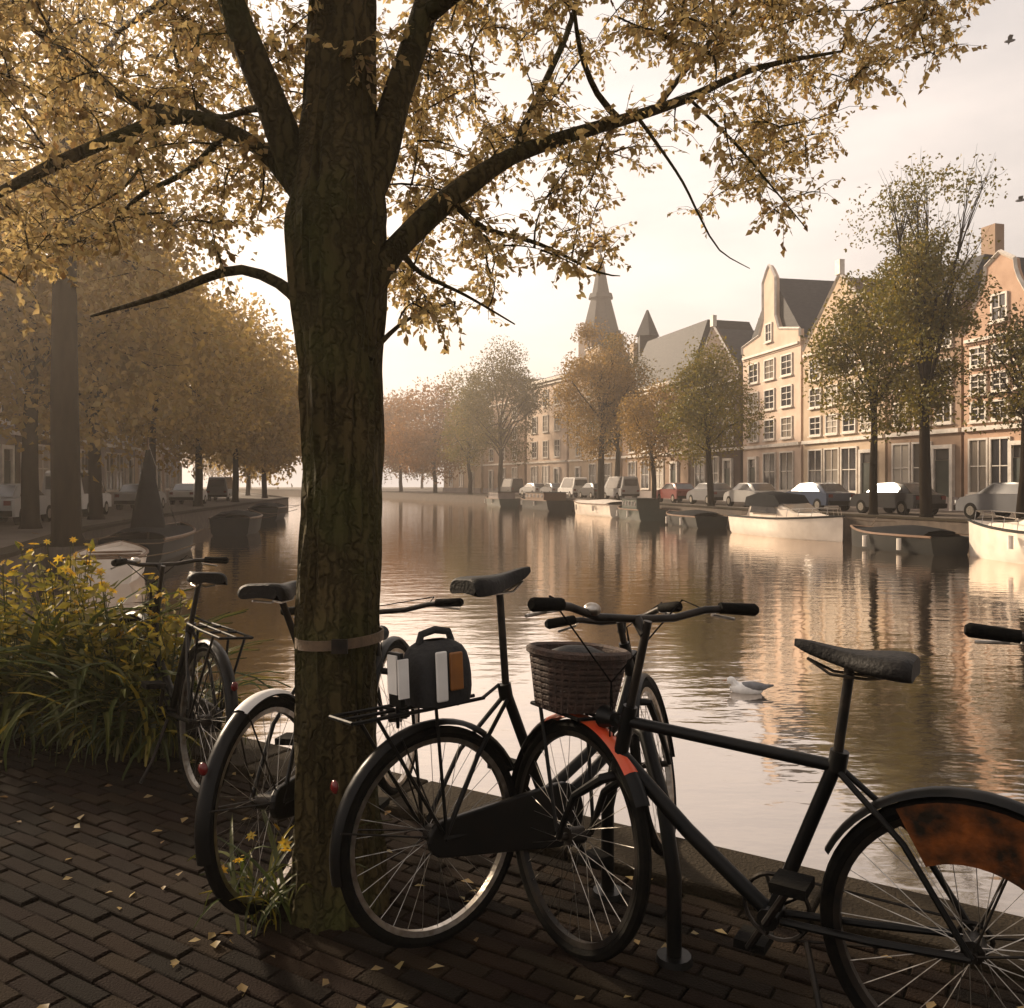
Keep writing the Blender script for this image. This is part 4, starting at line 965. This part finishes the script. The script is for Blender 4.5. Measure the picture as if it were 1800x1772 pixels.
    ck.tube([(BB[0], -.06, BB[1]), (BB[0]+cr_*math.cos(ca), -.075, BB[1]+cr_*math.sin(ca))], .010, 8); ck.tube([(BB[0], .06, BB[1]), (BB[0]-cr_*math.cos(ca), .075, BB[1]-cr_*math.sin(ca))], .010, 8)
    cko = ck.build('crankset', M['dark_metal'], root)
    for s_ in (-1, 1): MB().box((BB[0]-s_*cr_*math.cos(ca), s_*.125, BB[1]-s_*cr_*math.sin(ca)), (.085, .09, .024)).build('pedal', M['rubber'], cko)
    if chaincase:
        po = arc(BB[0], BB[1], .105, -95, 95, 10)+arc(0, wr, .055, 95, 265, 8)
        MB().prism(po, -.064, -.040).build('chain_case', paint, root, .006)
    else:
        MB().tube([(BB[0], -.045, BB[1]+.086), (0, -.045, wr+.035)], .0035, 4).tube([(BB[0], -.045, BB[1]-.086), (0, -.045, wr-.035)], .0035, 4).tube([(x, -.045, z) for x, z in arc(0, wr, .035, 0, 360, 14)[:-1]], .006, 5, close=True).build('chain', M['dark_metal'], root)
    if stand: MB().tube([(.36, .05, .27), (.30, .12, .10), (.28, .17, .01)], .008, 6).build('kickstand', M['dark_metal'], root)
    if lamp:
        lq = hb+ax*.10+Vector((.05, 0, .02)); lo = MB(ST).tube([lq, lq+Vector((.05, 0, 0))], [.02, .034], 12).tube([hb+ax*.1, lq], .006, 5).build('headlight', M['black'], root)
        MB(ST).tube([lq+Vector((.051, 0, 0)), lq+Vector((.054, 0, 0))], .03, 12).build('lens', M['head'], lo)
    rl_ = MB().ell((-.36*math.cos(R_(25)), 0, wr+.36*math.sin(R_(25))+.06), (.010, .016, .02)).build('rear_light', M['tail'], root)
    if rack:
        g = MB(); z = wr*2+.07
        for y in (-.07, 0, .07): g.tube([(-.30, y, z), (-.05, y, z), (.17, y*.8, z)], .006, 6)
        for x in (-.30, -.12, .06): g.tube([(x, -.07, z), (x, .07, z)], .006, 6)
        for s_ in (-1, 1): g.tube([(-.22, s_*.07, z), (-.01, s_*.07, wr+.02)], .006, 6).tube([(-.02, s_*.07, z), (0, s_*.07, wr+.02)], .006, 6)
        g.tube([(.17, -.05, z), (.27, 0, z+.02)], .006, 6); g.build('rear_rack', M['black'], root)
    if front_basket:
        g = MB(ST); z = wr*2+.03; x0 = wb-.10
        for y in (-.11, 0, .11): g.tube([(x0, y*.8, z), (x0+.25, y*.8, z)], .006, 6)
        for x in (x0, x0+.25): g.tube([(x, -.088, z), (x, .088, z)], .006, 6)
        for s_ in (-1, 1): g.tube([(x0+.2, s_*.088, z), (wb, s_*.068, wr+.02)], .006, 6)
        g.build('front_rack', M['black'], root)
    if amber:
        g = MB()
        for s_ in (-1, 1):
            pin = arc(0, wr, .20, 62, 172, 14); pou = arc(0, wr, wr-.004, 62, 172, 14)
            vs = [(x, s_*.040, z) for x, z in pin+pou]+[(x, s_*.043, z) for x, z in pin+pou]; nn = 15
            fs = [(i, i+1, i+1+nn, i+nn) for i in range(14)]+[(i+30, i+nn+30, i+1+nn+30, i+1+30) for i in range(14)]
            g.add(vs, fs)
        o = g.build('coat_guard', M['amber'], root); o['label'] = 'amber brown coat guard'
    return root, ST

# 1 far left, among the plants
bicycle((-1.40, 3.80, 0), 128, 'black bicycle farthest left, beside the yellow flowering plants', M['black'], 5, 10, seat=.98, bar=1.0, style='step', rack=True)
# 2 left of trunk, rear wheel towards the viewer
bicycle((-.80, 2.84, 0), 74, 'black bicycle whose silver-rimmed rear wheel stands left of the trunk', M['black'], -3, 6, seat=1.05, bar=.87, bar_w=.40, white_tail=True, sweep=.05, seat_x=.13, rim=M['chrome'], rack=False)
# 3 centre, high saddle, bag on its rack
b3, _ = bicycle((-.225, 2.60, 0), 38, 'dark bicycle with the high black saddle right of the trunk', M['black'], -4, 34, wr=.325, wb=1.04, seat=1.10, bar=.92, seat_x=.27, bar_w=.24, rack=True, style='step', white_tail=False, seat_tilt=8, rim=M['chrome'])
# 4 big dark one, right
b4, ST4 = bicycle((1.055, 1.95, 0), 147, 'black diamond-framed bicycle in front on the right, facing left', M['black'], 0, -26, seat=.99, bar=1.055, bar_w=.40, sweep=.07, rise=.04, seat_x=.25, seat_tilt=7, head=((.86, .76), (.895, .60)), front_basket=True, red_guard=True, amber=True, rim=M['dark_metal'], chaincase=False)
# 5 right edge: only its handlebar reaches into the picture
bicycle((1.53, 1.15, 0), 90, 'bicycle at the right edge showing only one handlebar grip', M['green_paint'], 0, -25, seat=.95, bar=.99, bar_w=.42, sweep=.02, rise=.0)

# extra things on bicycles
mb3 = Matrix.Translation((-.225, 2.60, 0)) @ Matrix.Rotation(R_(38), 4, 'Z') @ Matrix.Rotation(R_(-4), 4, 'X') @ Matrix.Translation((0, 0, -.030))
bag = empty('bag', (0, 0, 0)); bag.matrix_world = mb3; tag(bag, 'black bag with white and orange panels on the centre bicycle rack', 'bag')
sec = []
for z, a, b_ in ((.752, .095, .08), (.79, .105, .09), (.88, .10, .088), (.93, .085, .07), (.945, .04, .03)):
    sec.append([(.03+a*math.cos(t_)*abs(math.cos(t_))**-.4 if abs(math.cos(t_)) > .01 else .03, b_*(math.copysign(abs(math.sin(t_))**.6, math.sin(t_))), z) for t_ in [2*PI*i/20 for i in range(21)]])
MB().loft(sec).build('bag_body', M['cloth_black'], bag).modifiers.new('sub', 'SUBSURF').render_levels = 1
MB().tube([(-.03, 0, .935), (-.02, 0, .965), (.03, 0, .975), (.08, 0, .965), (.09, 0, .935)], .012, 8).build('bag_handle', M['cloth_black'], bag)
MB().box((-.012, -.096, .845), (.040, .010, .15)).build('white_panel', M['white_pl'], bag, .005)
MB().box((.042, -.095, .855), (.048, .010, .115)).build('orange_panel', M['orange_pl'], bag, .005)
sg = empty('sign', (0, 0, 0)); sg.matrix_world = mb3; tag(sg, 'small black framed white reflector board on the back of the centre rack', 'reflector board')
MB().box((-.125, -.02, .845), (.014, .075, .16)).tube([(-.125, -.02, .70), (-.125, -.02, .80)], .006, 6).build('board_frame', M['black'], sg, .006)
MB().box((-.136, -.02, .86), (.006, .05, .115)).build('board_panel', M['white_pl'], sg)
MB().box((-.125, -.062, .85), (.035, .006, .115)).build('side_panel', M['white_pl'], sg)

bw_ = Matrix.Translation((1.055, 1.95, 0)) @ Matrix.Rotation(R_(147), 4, 'Z') @ ST4
bk = empty('basket', (0, 0, 0)); bk.matrix_world = bw_; tag(bk, 'dark woven basket on the front rack of the big black bicycle', 'basket')
z0 = .715; cx_ = 1.12
rings = []
bm_ = MB()
def ov(a, b_, z): return [(cx_+a*math.copysign(abs(math.cos(t_))**.7, math.cos(t_)), b_*math.copysign(abs(math.sin(t_))**.7, math.sin(t_)), z) for t_ in [2*PI*i/28 for i in range(28)]]
for i in range(9):
    t_ = i/8; bm_.tube(ov(.095+.025*t_, .115+.025*t_, z0+.02+.14*t_), .0085, 5, close=True)
bm_.build('weave', M['wicker'], bk)
bs = MB()
for i in range(28):
    a = ov(.095, .115, z0)[i]; b_ = ov(.122, .142, z0+.165)[i]; bs.tube([a, b_], .005, 5)
bs.tube(ov(.124, .144, z0+.17), .014, 6, close=True); bs.prism([(x, y) for x, y, z in ov(.095, .115, 0)], z0, z0+.012, 'z'); bs.build('stakes', M['wicker'], bk)
MB().ell((cx_, 0, z0+.125), (.105, .125, .065)).build('cloth_liner', M['cloth_black'], bk)

# bicycle stand (black hoop) under the head of the big bicycle
hp = empty('bicycle_stand', (.40, 2.70, 0)); tag(hp, 'black steel hoop stand between the centre and right bicycles', 'bicycle stand')
A_ = Vector((.325, 2.90, 0))-Vector((.40, 2.70, 0)); B_ = Vector((.475, 2.50, 0))-Vector((.40, 2.70, 0))
pts = [A_+Vector((0, 0, -.02)), A_+Vector((0, 0, .30)), A_.lerp(B_, .22)+Vector((0, 0, .56)), A_.lerp(B_, .42)+Vector((0, 0, .63)), A_.lerp(B_, .60)+Vector((0, 0, .62)), A_.lerp(B_, .85)+Vector((0, 0, .45)), B_+Vector((0, 0, .25)), B_+Vector((0, 0, -.02))]
mb = MB().tube(pts, .022, 12); mb.build('hoop', M['black'], hp)
for v in (A_, B_): MB().tube([v+Vector((0, 0, .0)), v+Vector((0, 0, .02))], [.055, .05], 14).build('foot_plate', M['black'], hp)

# ------------------------------------------------------------------ flowering plants at the left
def blade_mesh(L, w, bend, m, k):
    mb = MB(); q = []
    for i in range(9):
        t = i/8; a = bend*t**1.3; 
        x = L*(math.sin(a)*t*.8); z = L*(t*math.cos(a*.75)); ww = w*(math.sin(PI*min(1, .12+t*.88))**.6)*(1 if t < .97 else .1)
        q.append([(x, -ww, z+.003), (x-.004, 0, z-.004), (x, ww, z+.003)])
    return mb.loft(q).mesh('leaf', m)
bl_me = [blade_mesh(L, w, b_, M['blade'], i) for i, (L, w, b_) in enumerate(((.85, .016, 1.2), (.7, .014, 1.6), (.95, .017, .9), (.6, .013, 2.0), (.8, .02, 1.4)))]
bl_y = [blade_mesh(L, w, b_, M['blade_yellow'], i) for i, (L, w, b_) in enumerate(((.55, .014, 1.3), (.7, .014, 1.1), (.4, .012, 1.8)))]
fl = MB()
for i in range(7):
    a = 2*PI*i/7; c_, s_ = math.cos(a), math.sin(a)
    fl.add([(0, 0, 0), (c_*.022-s_*.012, s_*.022+c_*.012, .012), (c_*.052, s_*.052, .006), (c_*.022+s_*.012, s_*.022-c_*.012, .012)], [(0, 1, 2, 3)])
fl.ell((0, 0, .006), (.010, .010, .008), 8, 5); flm = fl.mesh('flower', M['petal'])
rr = random.Random(5)
for n_, (px, d, lab) in enumerate(((20, 4.75, 'yellow flowering plant cut by the left edge'), (125, 4.70, 'tall yellow flowering plant with arching leaves at the left'), (215, 4.5, 'yellow flowering plant between the tall one and the leftmost bicycle'), (285, 4.45, 'sparse yellow plant just behind the leftmost bicycle'))):
    pr = empty('flowering_plant', ((px-CX)/F*d, d, 0)); tag(pr, lab, 'plant', 'flowering plants at the quay edge'); s_h = [1.0, 1.12, .98, .85][n_]
    for i in range(105):
        o = inst('leaf', rr.choice(bl_me), pr, (rr.gauss(0, .07), rr.gauss(0, .07), 0), (rr.gauss(0, .12), rr.gauss(.1, .18), rr.uniform(0, 2*PI)), (s_h*rr.uniform(.75, 1.1),)*3)
    for i in range(26):
        o = inst('leaf', rr.choice(bl_y), pr, (rr.gauss(0, .10), rr.gauss(0, .10), 0), (rr.gauss(0, .15), rr.gauss(.1, .2), rr.uniform(0, 2*PI)), (s_h*rr.uniform(.7, 1.1),)*3)
    stm = MB(); lps = []; las = []
    for i in range(30):
        a = rr.uniform(0, 2*PI); r_ = rr.uniform(.02, .26); h_ = s_h*rr.uniform(.55, .98)
        e = Vector((math.cos(a)*r_, math.sin(a)*r_, h_)); stm.tube([(e.x*.2, e.y*.2, 0), (e.x*.5, e.y*.5, h_*.5), e], [.004, .003, .002], 4)
        for k in range(18):
            t = rr.uniform(.3, 1); lps.append((e.x*(.3+.7*t)+rr.gauss(0, .02), e.y*(.3+.7*t)+rr.gauss(0, .02), h_*t)); las.append((rr.gauss(0, 1), rr.gauss(0, 1), rr.gauss(.2, .5)))
        if i < 22:
            inst('flower', flm, pr, tuple(e), (rr.uniform(-.9, .9), rr.uniform(-.9, .9), 0), (rr.uniform(.4, .72),)*3)
    tag(stm.build('stems', M['blade'], pr), kind='stuff')
    k = len(lps); ll = RNG.uniform(.04, .09, k)
    inst('small_leaves', leaf_mesh_np('small_leaves', np.array(lps), RNG.normal(size=(k, 3)), np.array(las), ll, ll*.42, M['blade_yellow']), pr)['kind'] = 'stuff'

tp = empty('plant', (-.80, 2.72, 0)); tag(tp, 'small yellow-green weeds growing at the left foot of the big trunk', 'plant')
for i in range(46): inst('leaf', rr.choice(bl_me+bl_y), tp, (rr.gauss(.03, .06), rr.gauss(.03, .05), 0), (rr.gauss(0, .12), rr.gauss(.1, .2), rr.uniform(0, 2*PI)), (rr.uniform(.22, .5),)*3)
for i in range(6): inst('flower', flm, tp, (rr.gauss(.0, .07), rr.gauss(0, .07), rr.uniform(.12, .36)), (rr.uniform(-.9, .9), rr.uniform(-.9, .9), 0), (rr.uniform(.3, .5),)*3)

# fallen leaves
k = 1500; xs = RNG.uniform(-3.4, 2.0, k); ys = RNG.uniform(1.6, 5.6, k); ed_ = EDGE(xs)-ys; keep = RNG.uniform(0, 1, k) < np.where(ed_ < .5, .8, .22)+.35*(np.hypot(xs+.6, ys-2.8) < .6); xs = xs[keep]; ys = ys[keep]; k = len(xs); ok = ys < EDGE(xs)-.05; xs = xs[ok]; ys = ys[ok]; k = len(xs)
nr = RNG.normal(size=(k, 3))*.25; nr[:, 2] = 1; ax = RNG.normal(size=(k, 3)); ax[:, 2] *= .1; ll = RNG.uniform(.025, .055, k)
o = inst('fallen_leaves', leaf_mesh_np('fallen_leaves', np.stack([xs, ys, np.full(k, .006)], 1), nr, ax, ll, ll*.62, M['leaf_gold'], .12), None)
tag(o, 'scattered fallen leaves lying on the brick pavement', 'leaves', kind='stuff')

# ------------------------------------------------------------------ haze
hm = bpy.data.materials.new('haze_air'); hm.use_nodes = True; t = hm.node_tree
for n in list(t.nodes): t.nodes.remove(n)
oo = t.nodes.new('ShaderNodeOutputMaterial'); pvn = t.nodes.new('ShaderNodeVolumePrincipled'); pvn.inputs['Color'].default_value = (.97, .86, .76, 1); pvn.inputs['Density'].default_value = .0018
pvn.inputs['Anisotropy'].default_value = .6
t.links.new(pvn.outputs[0], oo.inputs['Volume'])
hz_ = MB().box((0, 0, 22), (700, 700, 50)).build('haze', hm); tag(hz_, kind='stuff')
print('objects', len(bpy.data.objects))
